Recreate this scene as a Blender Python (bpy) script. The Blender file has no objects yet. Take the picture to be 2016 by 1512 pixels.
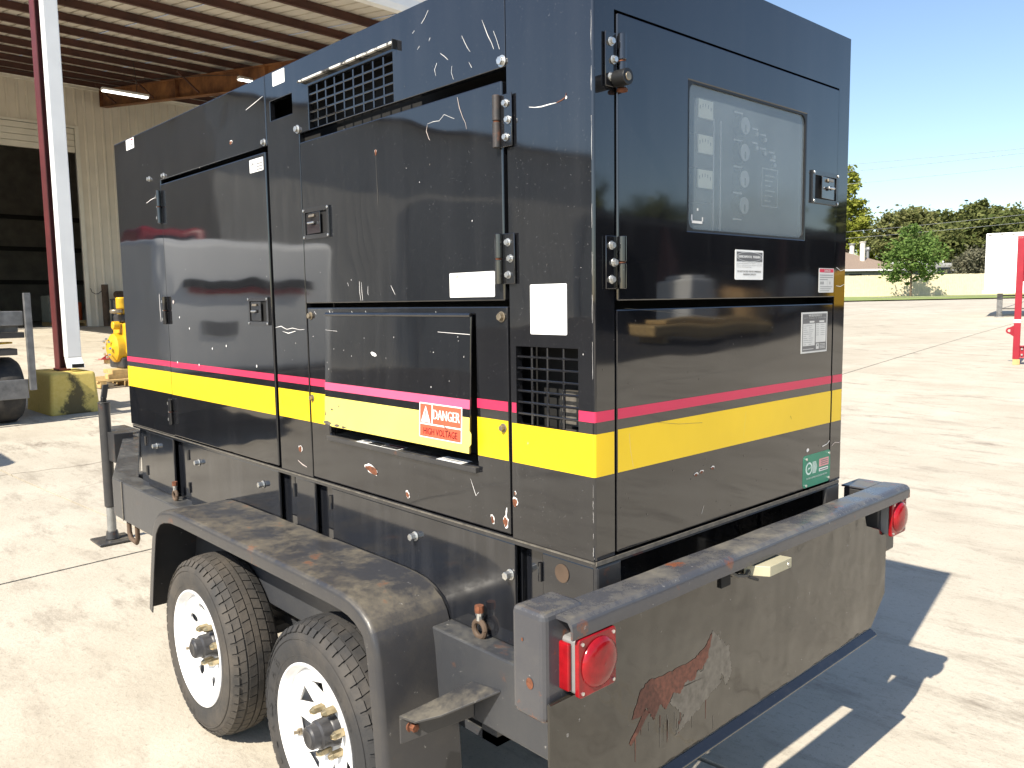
import bpy, bmesh, math, random
from mathutils import Vector, Matrix
random.seed(7)
sc = bpy.context.scene
COL = sc.collection
R = math.radians
ZG = 0.99            # height of the generator housing's bottom edge above the yard

# ------------------------------------------------------------------ camera, world, sun, exposure
yaw, pitch, roll = 2.3973482, -0.10241799, 0.01474323
fw = Vector((math.cos(pitch)*math.cos(yaw), math.cos(pitch)*math.sin(yaw), math.sin(pitch)))
rt = fw.cross(Vector((0, 0, 1))).normalized()
dn = fw.cross(rt)
r2 = math.cos(roll)*rt + math.sin(roll)*dn
d2 = -math.sin(roll)*rt + math.cos(roll)*dn
cam = bpy.data.cameras.new('camera')
camo = bpy.data.objects.new('camera', cam)
COL.objects.link(camo)
cm = Matrix((r2, -d2, -fw)).transposed().to_4x4()
cm.translation = Vector((1.15537, -1.30361, 0.57126 + ZG))
camo.matrix_world = cm
cam.sensor_width = 36
cam.lens = 1605.67/2016*36
cam.clip_start = 0.05
cam.clip_end = 2000
sc.camera = camo

SUN = Vector((0.195, -1.02, 1.0)).normalized()
w = bpy.data.worlds.new('World')
sc.world = w
w.use_nodes = True
nt = w.node_tree
nt.nodes.clear()
sky = nt.nodes.new('ShaderNodeTexSky')
sky.sky_type = 'NISHITA'
sky.sun_disc = False
sky.sun_elevation = math.asin(SUN.z)
sky.sun_rotation = math.atan2(SUN.x, SUN.y)
sky.air_density = 1.0
sky.dust_density = 0.7
sky.ozone_density = 1.8
bg = nt.nodes.new('ShaderNodeBackground')
bg.inputs['Strength'].default_value = 0.099
wo = nt.nodes.new('ShaderNodeOutputWorld')
nt.links.new(sky.outputs[0], bg.inputs[0])
nt.links.new(bg.outputs[0], wo.inputs[0])
sl = bpy.data.lights.new('sun', 'SUN')
sl.energy = 4.5
sl.angle = R(0.5)
sl.color = (1.0, 0.92, 0.79)
so = bpy.data.objects.new('sun', sl)
COL.objects.link(so)
so.rotation_euler = (-SUN).to_track_quat('-Z', 'Y').to_euler()
sc.view_settings.view_transform = 'Standard'
sc.view_settings.look = 'None'
sc.view_settings.gamma = 1
sc.view_settings.use_curve_mapping = False
sc.view_settings.exposure = 1.0

# ------------------------------------------------------------------ materials
MATS = {}
def nmat(name):
    m = bpy.data.materials.new(name)
    m.use_nodes = True
    m.node_tree.nodes.clear()
    MATS[name] = m
    return m, m.node_tree
class N:
    def __init__(s, nt): s.nt = nt
    def n(s, t, **k):
        x = s.nt.nodes.new(t)
        for a, b in k.items():
            if a in x.inputs.keys(): x.inputs[a].default_value = b
            else: setattr(x, a, b)
        return x
    def l(s, a, b): s.nt.links.new(a, b)
    def noise(s, co, scale, detail=4, rough=.55, sc3=None):
        if sc3:
            mp = s.n('ShaderNodeMapping'); mp.inputs['Scale'].default_value = sc3; s.l(co, mp.inputs[0]); co = mp.outputs[0]
        t = s.n('ShaderNodeTexNoise'); t.inputs['Scale'].default_value = scale
        t.inputs['Detail'].default_value = detail; t.inputs['Roughness'].default_value = rough
        s.l(co, t.inputs['Vector']); return t.outputs['Fac']
    def ramp(s, f, a, b, lo=0., hi=1.):
        t = s.n('ShaderNodeMapRange', clamp=True); t.inputs[1].default_value = a; t.inputs[2].default_value = b
        t.inputs[3].default_value = lo; t.inputs[4].default_value = hi; s.l(f, t.inputs[0]); return t.outputs[0]
    def mix(s, f, a, b):
        t = s.n('ShaderNodeMix', data_type='RGBA')
        for v, i in ((f, 0), (a, 6), (b, 7)):
            if isinstance(v, (int, float)): t.inputs[i].default_value = v
            elif isinstance(v, tuple): t.inputs[i].default_value = (*v, 1) if len(v) == 3 else v
            else: s.l(v, t.inputs[i])
        return t.outputs[2]
    def math(s, op, a, b=0.):
        t = s.n('ShaderNodeMath', operation=op)
        for v, i in ((a, 0), (b, 1)):
            if isinstance(v, (int, float)): t.inputs[i].default_value = v
            else: s.l(v, t.inputs[i])
        return t.outputs[0]
    def out(s, col, rough=.5, metal=0., bump=None, bstr=.3, bdist=.01, spec=.5, **k):
        p = s.n('ShaderNodeBsdfPrincipled'); o = s.n('ShaderNodeOutputMaterial')
        for v, i in ((col, 'Base Color'), (rough, 'Roughness'), (metal, 'Metallic'), (spec, 'Specular IOR Level')):
            if isinstance(v, tuple): p.inputs[i].default_value = (*v, 1)
            elif isinstance(v, (int, float)): p.inputs[i].default_value = v
            else: s.l(v, p.inputs[i])
        for a, b in k.items(): p.inputs[a.replace('_', ' ')].default_value = b
        if bump is not None:
            b = s.n('ShaderNodeBump'); b.inputs['Strength'].default_value = bstr; b.inputs['Distance'].default_value = bdist
            s.l(bump, b.inputs['Height']); s.l(b.outputs[0], p.inputs['Normal'])
        s.l(p.outputs[0], o.inputs[0]); return p
def simple(name, col, rough=.5, metal=0., var=.15, nscale=8., bump=0., spec=.5):
    m, t = nmat(name); q = N(t); co = q.n('ShaderNodeTexCoord').outputs['Object']
    f = q.noise(co, nscale)
    c = q.mix(q.ramp(f, .3, .7), tuple(v*(1-var) for v in col), tuple(min(1, v*(1+var)) for v in col))
    q.out(c, rough, metal, f if bump else None, bump, .01, spec)
    return m

def paint_black(name, base, rough, wave, dust):
    m, t = nmat(name); q = N(t); co = q.n('ShaderNodeTexCoord').outputs['Object']
    st = q.noise(co, 9, 5, .6, (2.2, 2.2, .12))          # vertical wash streaks
    sp = q.noise(co, 120, 3, .6)
    cl = q.noise(co, 2.3, 4, .6)
    d = q.math('MULTIPLY', q.ramp(st, .45, .8), q.ramp(cl, .35, .7))
    specks = q.ramp(q.noise(co, 260, 1, .4), .74, .80)
    c = q.mix(q.math('MULTIPLY', d, dust), base, (.10, .10, .105))
    c = q.mix(q.math('MULTIPLY', specks, .15), c, (.4, .4, .4))
    ro = q.math('ADD', rough, q.math('MULTIPLY', q.ramp(cl, .3, .7), .05))
    wv = q.noise(co, 1.3, 2, .5)
    q.out(c, ro, 0, wv, wave, .05, .5, IOR=1.84)
    return m
paint_black('black_paint', (.008, .0085, .0105), .02, .16, .13)
paint_black('skirt_paint', (.009, .010, .013), .06, .10, .4)
def worn(name, base, dust, rust, dustamt, rustamt, rough=.42, sc3=None):
    m, t = nmat(name); q = N(t); tc = q.n('ShaderNodeTexCoord'); co = tc.outputs['Object']
    a = q.noise(co, 7.5, 9, .74, sc3); b = q.noise(co, 9, 7, .65); cc = q.noise(co, 60, 3, .6)
    geo = q.n('ShaderNodeNewGeometry'); sx = q.n('ShaderNodeSeparateXYZ'); q.l(geo.outputs['True Normal'], sx.inputs[0])
    up = q.ramp(sx.outputs[2], .3, .9, .14, 1.)           # dust settles on what faces up
    da = q.math('MULTIPLY', q.ramp(a, .44, .62), up)
    c = q.mix(q.math('MULTIPLY', da, dustamt), base, dust)
    c = q.mix(q.math('MULTIPLY', q.ramp(b, .62, .68), rustamt), c, rust)
    c = q.mix(q.math('MULTIPLY', q.ramp(cc, .70, .76), .5), c, (.35, .34, .32))
    ro = q.math('ADD', rough, q.math('MULTIPLY', da, .35))
    if name == 'plate_paint': q.out(c, ro, 0, q.noise(co, 2.6, 3, .55), .35, .05, .5, IOR=1.8)
    else: q.out(c, ro, 0, a, .12, .01, .5)
    return m
worn('worn_black', (.034, .034, .036), (.15, .132, .098), (.13, .050, .024), .62, .6, .32)
worn('fender_top', (.036, .036, .039), (.17, .145, .10), (.14, .052, .024), .62, .7, .30, (.6, .6, .6))
worn('bumper_black', (.058, .059, .066), (.22, .20, .155), (.19, .065, .03), .6, .9, .22, (.55, .55, .55))
worn('rusty_hinge', (.03, .03, .03), (.20, .10, .06), (.22, .075, .03), .8, .9, .5, (4, 4, 4))
simple('bezel_black', (.10, .10, .105), .14, .85, .1)
worn('frame_black', (.040, .042, .047), (.16, .15, .12), (.14, .06, .03), .45, .4, .28)
worn('fender_black', (.020, .021, .024), (.10, .10, .10), (.15, .06, .03), .35, .35, .33)
worn('plate_paint', (.016, .0145, .012), (.055, .047, .035), (.12, .05, .03), .5, .0, .05, (.35, .35, 1.6))
simple('dark_inside', (.006, .006, .006), .8)
simple('seal_black', (.008, .008, .008), .45)
simple('pink_tape', (.56, .028, .085), .35, 0, .06, 3)
simple('yellow_tape', (.80, .54, .012), .35, 0, .06, 3)
simple('pale_yellow', (.84, .68, .15), .4, 0, .08, 6)  # paler yellow and pink, for the hatch flap stripes only
simple('pale_pink', (.72, .10, .20), .4, 0, .08, 6)
simple('cream_meter', (.92, .90, .74), .5, 0, .03)
simple('white_sticker', (.80, .80, .78), .4, 0, .05, 20)
simple('worn_white', (.72, .72, .70), .45, 0, .15, 30)
simple('grey_plate', (.13, .13, .135), .35, 0, .08)
simple('pale_plate', (.58, .58, .56), .4, 0, .06)
simple('red_sticker', (.62, .10, .05), .45, 0, .06)
simple('dark_red_ink', (.15, .008, .012), .5)
simple('black_ink', (.02, .02, .02), .5)
simple('grey_ink', (.22, .22, .22), .5)
simple('caution_ink', (.62, .60, .25), .5)
simple('crimson_ink', (.60, .03, .07), .5)
simple('green_plate', (.010, .20, .12), .35, 0, .12)
simple('pale_pink_ink', (.65, .30, .30), .5)
simple('mint_ink', (.62, .75, .68), .5)
simple('bright_bolt', (.62, .62, .60), .28, .85, .2, 40)
simple('dull_bolt', (.30, .25, .18), .4, .7, .3, 40)
simple('bare_scratch', (.72, .70, .68), .5)
m, t = nmat('chipped_white'); q = N(t); co = q.n('ShaderNodeTexCoord').outputs['Object']
q.out(q.mix(q.ramp(q.noise(co, 38, 6, .7), .50, .56), (.70, .68, .63), (.04, .037, .033)), .5)
simple('rust', (.135, .046, .020), .85, 0, .45, 70, .3)
simple('primer', (.45, .38, .35), .6)
simple('scuffed_grey', (.11, .10, .085), .35, 0, .35, 60)
simple('chip_rust', (.125, .042, .026), .6, 0, .4, 90)
simple('rim_white', (.82, .82, .82), .35, 0, .03, 10)
simple('lug_brass', (.36, .30, .19), .32, .9, .25, 30)
simple('hub_dark', (.035, .035, .038), .42, .1, .3, 20)
simple('lens_red', (.25, .005, .009), .14, 0, .35, 25)
simple('lamp_grey', (.20, .20, .20), .5)
simple('cream_plastic', (.42, .39, .27), .5)
simple('galv', (.30, .30, .29), .45, .6, .2, 15)
m, t = nmat('tyre_rubber'); q = N(t); co = q.n('ShaderNodeTexCoord').outputs['Object']
f = q.noise(co, 4.5, 6, .65); g = q.noise(co, 70, 3, .6)
q.out(q.mix(q.ramp(f, .46, .74), (.030, .030, .031), (.075, .066, .056)), .75, 0, g, .25, .004, .35)
m, t = nmat('tyre_dusty'); q = N(t); co = q.n('ShaderNodeTexCoord').outputs['Object']
f = q.noise(co, 4.5, 6, .65); g = q.noise(co, 70, 3, .6)
q.out(q.mix(q.ramp(f, .40, .66), (.036, .035, .034), (.085, .073, .060)), .75, 0, g, .25, .004, .35)
# hazed polycarbonate window; blue in the haze colour paints in reflected sky
m, t = nmat('hazed_window'); q = N(t); co = q.n('ShaderNodeTexCoord').outputs['Object']
f = q.noise(co, 3.5, 5, .6)
tr = q.n('ShaderNodeBsdfTransparent'); df = q.n('ShaderNodeBsdfDiffuse'); gl = q.n('ShaderNodeBsdfGlossy')
df.inputs[0].default_value = (.48, .58, .64, 1); gl.inputs['Roughness'].default_value = .1
m1 = q.n('ShaderNodeMixShader'); m2 = q.n('ShaderNodeMixShader'); fr = q.n('ShaderNodeFresnel'); o = q.n('ShaderNodeOutputMaterial')
fr.inputs[0].default_value = 1.5
q.l(q.ramp(f, .3, .7, .28, .38), m1.inputs[0]); q.l(tr.outputs[0], m1.inputs[1]); q.l(df.outputs[0], m1.inputs[2])
q.l(fr.outputs[0], m2.inputs[0]); q.l(m1.outputs[0], m2.inputs[1]); q.l(gl.outputs[0], m2.inputs[2]); q.l(m2.outputs[0], o.inputs[0])

# setting
def concrete(name, a, b, c3, stain):
    m, t = nmat(name); q = N(t); co = q.n('ShaderNodeTexCoord').outputs['Object']
    n0 = q.noise(co, .16, 4, .6); n1 = q.noise(co, .7, 8, .66); n2 = q.noise(co, 2.6, 10, .78, (.55, 1.5, 1)); n3 = q.noise(co, 38, 5, .7); n4 = q.noise(co, 150, 2, .5)
    c = q.mix(q.ramp(n1, .34, .66), a, b)
    c = q.mix(q.math('MULTIPLY', q.ramp(n0, .46, .66), .30), c, tuple(v*.72 for v in a))
    c = q.mix(q.math('MULTIPLY', q.math('MULTIPLY', q.ramp(n2, .50, .66), q.ramp(n1, .30, .62)), stain), c, c3)
    c = q.mix(q.math('MULTIPLY', q.ramp(n3, .55, .72), .40), c, tuple(v*.7 for v in c3))
    c = q.mix(q.math('MULTIPLY', q.ramp(n4, .62, .74), .45), c, tuple(v*.4 for v in c3))
    vo = q.n('ShaderNodeTexVoronoi', feature='DISTANCE_TO_EDGE'); vo.inputs['Scale'].default_value = .21
    wv = q.n('ShaderNodeMix', data_type='VECTOR'); nz = q.n('ShaderNodeTexNoise'); nz.inputs['Scale'].default_value = 1.3; nz.inputs['Detail'].default_value = 6
    q.l(co, nz.inputs['Vector']); wv.inputs[0].default_value = .18; q.l(co, wv.inputs[4]); q.l(nz.outputs['Color'], wv.inputs[5]); q.l(wv.outputs[1], vo.inputs['Vector'])
    crack = q.math('MULTIPLY', q.ramp(vo.outputs['Distance'], .0, .0016, 1., 0.), q.ramp(n0, .50, .58))
    c = q.mix(q.math('MULTIPLY', crack, .7), c, (.09, .075, .06))
    q.out(c, .85, 0, n3, .35, .012, .25)
concrete('yard_concrete', (.43, .385, .31), (.535, .49, .405), (.215, .183, .145), .95)
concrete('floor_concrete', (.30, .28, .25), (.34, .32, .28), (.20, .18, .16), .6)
simple('joint_dirt', (.10, .085, .065), .95, 0, .3, 6)
simple('land', (.10, .13, .05), .95, 0, .3, .6)
m, t = nmat('grass'); q = N(t); co = q.n('ShaderNodeTexCoord').outputs['Object']
q.out(q.mix(q.ramp(q.noise(co, 1.6, 6, .7), .35, .65), (.16, .22, .05), (.27, .31, .10)), .9)
m, t = nmat('yellow_block'); q = N(t); co = q.n('ShaderNodeTexCoord').outputs['Object']
sx = q.n('ShaderNodeSeparateXYZ'); q.l(co, sx.inputs[0])
a = q.noise(co, 6, 9, .75); b = q.noise(co, 22, 6, .7)
mid = q.math('ABSOLUTE', q.math('SUBTRACT', sx.outputs[1], .33))
band = q.ramp(mid, .02, .26, 1., 0.)
lowe = q.ramp(sx.outputs[2], .0, .5, .22, 0.)
st = q.ramp(q.math('ADD', q.math('ADD', q.math('MULTIPLY', a, .9), q.math('MULTIPLY', band, .35)), lowe), .72, .86)
c = q.mix(q.ramp(b, .3, .7), (.58, .44, .10), (.66, .52, .16))
c = q.mix(q.math('MULTIPLY', st, .88), c, (.035, .030, .022))
c = q.mix(q.math('MULTIPLY', q.ramp(b, .66, .72), .5), c, (.10, .08, .05))
q.out(c, .8, 0, b, .4, .01)
simple('cream_steel', (.72, .66, .55), .45, 0, .06, 1.5)
simple('cream_trim', (.74, .70, .60), .4, 0, .05, 2)
simple('roof_liner', (.62, .58, .50), .6, 0, .08, 1)
simple('white_gutter', (.80, .80, .78), .4, 0, .05, 2)
simple('oxide_red', (.075, .028, .019), .55, 0, .25, 2)
m, t = nmat('rusty_beam'); q = N(t); co = q.n('ShaderNodeTexCoord').outputs['Object']
a = q.noise(co, 1.5, 7, .7)
q.out(q.mix(q.ramp(a, .35, .68), (.11, .040, .016), (.34, .15, .05)), .8, 0, a, .3, .01)
simple('red_primer', (.10, .018, .018), .5, 0, .2, 3)
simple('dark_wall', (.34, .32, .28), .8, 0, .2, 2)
simple('navy', (.035, .055, .16), .5)
simple('blue_drum', (.02, .09, .42), .4)
simple('orange_drum', (.50, .09, .03), .5)
simple('tote_white', (.35, .36, .28), .5)
simple('brown_pipe', (.085, .055, .035), .75, 0, .35, 8, .2)
simple('table_steel', (.14, .14, .15), .5, .2)
simple('grey_steel', (.16, .16, .16), .45, .35, .3, 10)
simple('engine_yellow', (.62, .36, .012), .42, 0, .15, 12)
simple('pallet_wood', (.48, .33, .14), .8, 0, .25, 12)
simple('frame_red', (.28, .010, .022), .4, 0, .12, 5)
simple('red_steel', (.42, .05, .05), .5, 0, .15, 6)
simple('white_box', (.80, .80, .78), .4, 0, .03, 2)
simple('fence_cream', (.66, .58, .40), .8, 0, .10, 6)
simple('roof_shingle', (.22, .165, .125), .9, 0, .2, 10)
simple('roof_grey', (.24, .225, .21), .9, 0, .2, 10)
simple('house_grey', (.26, .26, .25), .8, 0, .15, 6)
simple('pipe_white', (.62, .58, .52), .6)
simple('bark', (.11, .08, .055), .9, 0, .3, 10)
simple('wire', (.25, .26, .28), .6)
simple('glass_dark', (.02, .025, .03), .08)
simple('shed_dark', (.055, .05, .045), .6)
simple('shed_red', (.11, .03, .025), .6)
simple('carton', (.42, .27, .12), .8)
simple('lime', (.55, .62, .04), .5)
m, t = nmat('tube_lit'); q = N(t); e = q.n('ShaderNodeEmission'); e.inputs[0].default_value = (1, .97, .88, 1); e.inputs[1].default_value = 3.0
o = q.n('ShaderNodeOutputMaterial'); q.l(e.outputs[0], o.inputs[0])
def leaf(name, a, b):
    m, t = nmat(name); q = N(t); oi = q.n('ShaderNodeNewGeometry')
    c = q.mix(oi.outputs['Random Per Island'], a, b)
    d = q.n('ShaderNodeBsdfDiffuse'); tl = q.n('ShaderNodeBsdfTranslucent'); mx = q.n('ShaderNodeMixShader'); o = q.n('ShaderNodeOutputMaterial')
    q.l(c, d.inputs[0]); q.l(c, tl.inputs[0]); mx.inputs[0].default_value = .3
    q.l(d.outputs[0], mx.inputs[1]); q.l(tl.outputs[0], mx.inputs[2]); q.l(mx.outputs[0], o.inputs[0])
leaf('leaf_bright', (.075, .135, .035), (.18, .26, .075))
leaf('leaf_yellow', (.17, .205, .03), (.33, .34, .07))
leaf('leaf_olive', (.115, .135, .045), (.24, .24, .10))
leaf('leaf_dark', (.075, .10, .032), (.18, .19, .07))
leaf('leaf_grey', (.11, .11, .07), (.20, .19, .13))

# ------------------------------------------------------------------ mesh builder
def xform(loc, n=None, u=None):
    if n is None: return Matrix.Translation(loc)
    n = Vector(n).normalized(); u = Vector(u).normalized(); z = n.cross(u)
    M_ = Matrix((n, u, z)).transposed().to_4x4(); M_.translation = Vector(loc); return M_
class MB:
    def __init__(s, xf=None): s.v = []; s.f = []; s.m = []; s.xf = xf
    def add(s, vs, fs, m):
        b = len(s.v)
        s.v += [tuple(s.xf @ Vector(x)) for x in vs] if s.xf else [tuple(x) for x in vs]
        s.f += [tuple(b+i for i in f) for f in fs]; s.m += [m]*len(fs); return s
    def box(s, x0, x1, y0, y1, z0, z1, m):
        return s.add([(x0,y0,z0),(x1,y0,z0),(x1,y1,z0),(x0,y1,z0),(x0,y0,z1),(x1,y0,z1),(x1,y1,z1),(x0,y1,z1)],
            [(0,3,2,1),(4,5,6,7),(0,1,5,4),(1,2,6,5),(2,3,7,6),(3,0,4,7)], m)
    def hexa(s, p, m):      # 8 points, bottom ring then top ring
        return s.add(p, [(0,3,2,1),(4,5,6,7),(0,1,5,4),(1,2,6,5),(2,3,7,6),(3,0,4,7)], m)
    def prism(s, poly, fn, d0, d1, m):
        n = len(poly)
        vs = [fn(a, b, d0) for a, b in poly] + [fn(a, b, d1) for a, b in poly]
        return s.add(vs, [tuple(range(n)), tuple(range(2*n-1, n-1, -1))] + [(i, n+i, n+(i+1) % n, (i+1) % n) for i in range(n)], m)
    def cyl(s, p0, p1, r0, m, seg=12, r1=None):
        p0 = Vector(p0); p1 = Vector(p1); r1 = r0 if r1 is None else r1
        a = (p1-p0).normalized(); e = a.orthogonal().normalized(); g = a.cross(e)
        vs = []
        for p, r in ((p0, r0), (p1, r1)):
            vs += [p + r*(math.cos(2*math.pi*i/seg)*e + math.sin(2*math.pi*i/seg)*g) for i in range(seg)]
        return s.add(vs, [tuple(range(seg-1, -1, -1)), tuple(range(seg, 2*seg))] + [(i, (i+1) % seg, seg+(i+1) % seg, seg+i) for i in range(seg)], m)
    def tube(s, pts, r, m, seg=8):
        pts = [Vector(p) for p in pts]; vs = []; fs = []
        for i, p in enumerate(pts):
            d = (pts[min(i+1, len(pts)-1)] - pts[max(i-1, 0)]).normalized()
            if i == 0: e = d.orthogonal().normalized()
            else: e = (e - d*e.dot(d)).normalized()
            g = d.cross(e)
            vs += [p + r*(math.cos(2*math.pi*k/seg)*e + math.sin(2*math.pi*k/seg)*g) for k in range(seg)]
        for i in range(len(pts)-1):
            for k in range(seg): fs.append((i*seg+k, i*seg+(k+1) % seg, (i+1)*seg+(k+1) % seg, (i+1)*seg+k))
        fs += [tuple(range(seg-1, -1, -1)), tuple(range((len(pts)-1)*seg, len(pts)*seg))]
        return s.add(vs, fs, m)
    def lathe(s, prof, c, m, seg=48, axis='y', close=False):   # prof: (r, t) along the axis
        vs = []; fs = []; n = len(prof)
        for i in range(seg):
            a = 2*math.pi*i/seg
            for r, t in prof: vs.append((c[0]+r*math.cos(a), c[1]+t, c[2]+r*math.sin(a)) if axis == 'y' else (c[0]+r*math.cos(a), c[1]+r*math.sin(a), c[2]+t))
        for i in range(seg):
            j = (i+1) % seg
            for k in range(n if close else n-1):
                l = (k+1) % n
                fs.append((i*n+k, i*n+l, j*n+l, j*n+k))
        return s.add(vs, fs, m)
    def sphere(s, c, r, m, sx=1, sy=1, sz=1, a=10, b=7):
        vs = []; fs = []
        for i in range(b+1):
            ph = math.pi*i/b
            for k in range(a):
                th = 2*math.pi*k/a
                vs.append((c[0]+sx*r*math.sin(ph)*math.cos(th), c[1]+sy*r*math.sin(ph)*math.sin(th), c[2]+sz*r*math.cos(ph)))
        for i in range(b):
            for k in range(a): fs.append((i*a+k, (i+1)*a+k, (i+1)*a+(k+1) % a, i*a+(k+1) % a))
        return s.add(vs, fs, m)
    def plate(s, us, vs_, filled, fn, d0, d1, m):   # welded sheet with holes; d0 front, d1 back
        idx = {}; V = []; F = []
        def vi(i, j, k):
            if (i, j, k) not in idx: idx[(i, j, k)] = len(V); V.append(fn(us[i], vs_[j], (d0, d1)[k]))
            return idx[(i, j, k)]
        nu, nv = len(us)-1, len(vs_)-1
        ok = lambda i, j: 0 <= i < nu and 0 <= j < nv and filled(i, j)
        for i in range(nu):
            for j in range(nv):
                if not ok(i, j): continue
                F.append((vi(i,j,0), vi(i+1,j,0), vi(i+1,j+1,0), vi(i,j+1,0)))
                F.append((vi(i,j+1,1), vi(i+1,j+1,1), vi(i+1,j,1), vi(i,j,1)))
                for (di, dj, a, b) in ((-1,0,(i,j+1),(i,j)), (1,0,(i+1,j),(i+1,j+1)), (0,-1,(i,j),(i+1,j)), (0,1,(i+1,j+1),(i,j+1))):
                    if not ok(i+di, j+dj): F.append((vi(*b,0), vi(*a,0), vi(*a,1), vi(*b,1)))
        return s.add(V, F, m)
    def build(s, name, parent=None, bevel=0, smooth=None, seg=2, weld=False, kind=None):
        me = bpy.data.meshes.new(name)
        off = parent_loc(parent)
        names = []
        for x in s.m:
            if x not in names: names.append(x)
        me.from_pydata([(a-off[0], b-off[1], c-off[2]) for a, b, c in s.v], [], s.f)
        for x in names: me.materials.append(MATS[x])
        me.polygons.foreach_set('material_index', [names.index(x) for x in s.m])
        bm = bmesh.new(); bm.from_mesh(me)
        if weld: bmesh.ops.remove_doubles(bm, verts=bm.verts, dist=1e-5)
        bmesh.ops.recalc_face_normals(bm, faces=bm.faces)
        bm.to_mesh(me); bm.free()
        if smooth:
            me.polygons.foreach_set('use_smooth', [True]*len(me.polygons)); me.set_sharp_from_angle(angle=R(smooth))
        me.update()
        o = bpy.data.objects.new(name, me); COL.objects.link(o)
        if parent: o.parent = parent
        if bevel:
            b = o.modifiers.new('bevel', 'BEVEL'); b.width = bevel; b.segments = seg; b.limit_method = 'ANGLE'; b.angle_limit = R(40)
        if kind: o['kind'] = kind
        return o
def parent_loc(p):
    l = Vector((0, 0, 0))
    while p: l += p.location; p = p.parent
    return l
def thing(name, loc, label, cat, group=None):
    o = bpy.data.objects.new(name, None); COL.objects.link(o); o.location = loc; o.empty_display_size = .2
    return tag(o, label, cat, group)
def tag(o, label, cat, group=None):
    o['label'] = label; o['category'] = cat
    if group: o['group'] = group
    return o
def struct(o): o['kind'] = 'structure'; return o
TXT = {}
def text_geo(s):
    if s not in TXT:
        cu = bpy.data.curves.new('t', 'FONT'); cu.body = s; cu.resolution_u = 2
        ob = bpy.data.objects.new('t', cu); COL.objects.link(ob)
        dg = bpy.context.evaluated_depsgraph_get(); me = bpy.data.meshes.new_from_object(ob.evaluated_get(dg))
        vs = [(v.co.x, v.co.y) for v in me.vertices]; fs = [tuple(p.vertices) for p in me.polygons]
        bpy.data.objects.remove(ob); bpy.data.curves.remove(cu); bpy.data.meshes.remove(me)
        TXT[s] = (vs, fs)
    return TXT[s]
def put_text(mb, s, u0, u1, v0, v1, fn, d, m, bold=0):
    vs, fs = text_geo(s)
    a0 = min(v[0] for v in vs); a1 = max(v[0] for v in vs); b0 = min(v[1] for v in vs); b1 = max(v[1] for v in vs)
    for k in ((0,) if not bold else (-bold, 0, bold)):
        mb.add([fn(u0+k+(x-a0)/(a1-a0)*(u1-u0), v0+(y-b0)/(b1-b0)*(v1-v0), d+abs(k)*.05) for x, y in vs], fs, m)
# planes of the housing, in housing coordinates (z = 0 at its bottom edge); d is the distance outwards
def side(u, v, d): return (u, -d, v+ZG)
def endp(u, v, d): return (d, u, v+ZG)

# ------------------------------------------------------------------ ground
def gh(x, y):
    r = math.hypot(max(x, -30.6), y); t = max(0., r-6.)
    return 1.5*(1-math.exp(-t*t/(t+6)/26)) if t > 0 else 0.
g = MB(); rings = [0, 3, 6, 7, 8, 9.5, 11, 13, 15, 18, 21, 25, 30, 36, 44, 54, 66, 80, 110, 180, 400, 900, 1500]; seg = 96
vs = []
for r in rings:
    for k in range(seg):
        a = 2*math.pi*k/seg; x, y = r*math.cos(a), r*math.sin(a); vs.append((x, y, gh(x, y)-.035))
fs = [(i*seg+k, (i+1)*seg+k, (i+1)*seg+(k+1) % seg, i*seg+(k+1) % seg) for i in range(len(rings)-1) for k in range(seg)]
g.add(vs, fs, 'joint_dirt')
ground = struct(g.build('ground', smooth=60))
ground.data.materials.append(MATS['land'])
ja = R(95.0); jd = Vector((math.cos(ja), math.sin(ja), 0)); jn = Vector((-math.sin(ja), math.cos(ja), 0))*-1
def slab(n0, n1, u0, u1):
    mb = MB(); gp = .012
    P0 = Vector((-4.16, 0, 0))
    nn = max(2, int((n1-n0)/1.5)); nu = max(2, int((u1-u0)/1.5)); vs = []; fs = []
    for i in range(nn+1):
        for j in range(nu+1):
            a = n0+gp+(n1-n0-2*gp)*i/nn; b = u0+gp+(u1-u0-2*gp)*j/nu
            p = P0+jn*a+jd*b; vs.append((p.x, p.y, gh(p.x, p.y)))
    for i in range(nn):
        for j in range(nu): fs.append((i*(nu+1)+j, (i+1)*(nu+1)+j, (i+1)*(nu+1)+j+1, i*(nu+1)+j+1))
    nv = len(vs)
    ring = [i*(nu+1) for i in range(nn+1)] + [nn*(nu+1)+j for j in range(1, nu+1)] + [i*(nu+1)+nu for i in range(nn-1, -1, -1)] + [j for j in range(nu-1, 0, -1)]
    low = []
    for k in ring: low.append(len(vs)); x, y, z = vs[k]; vs.append((x, y, z-.03))
    for k in range(len(ring)): fs.append((ring[k], low[k], low[(k+1) % len(ring)], ring[(k+1) % len(ring)]))
    mb.add(vs, fs, 'yard_concrete')
    return mb.build('slab', ground, smooth=30)
LW = 6.12
for k in range(-5, 5):
    for (u0, u1) in ((-60, -29.4), (-29.4, .6), (.6, 30.6), (30.6, 56.5)):
        n0, n1 = max(k*LW, -26.75), (k+1)*LW
        slab(n0, n1, u0, u1)
concrete('dark_ground', (.045, .043, .042), (.06, .057, .053), (.09, .08, .07), .5)
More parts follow.
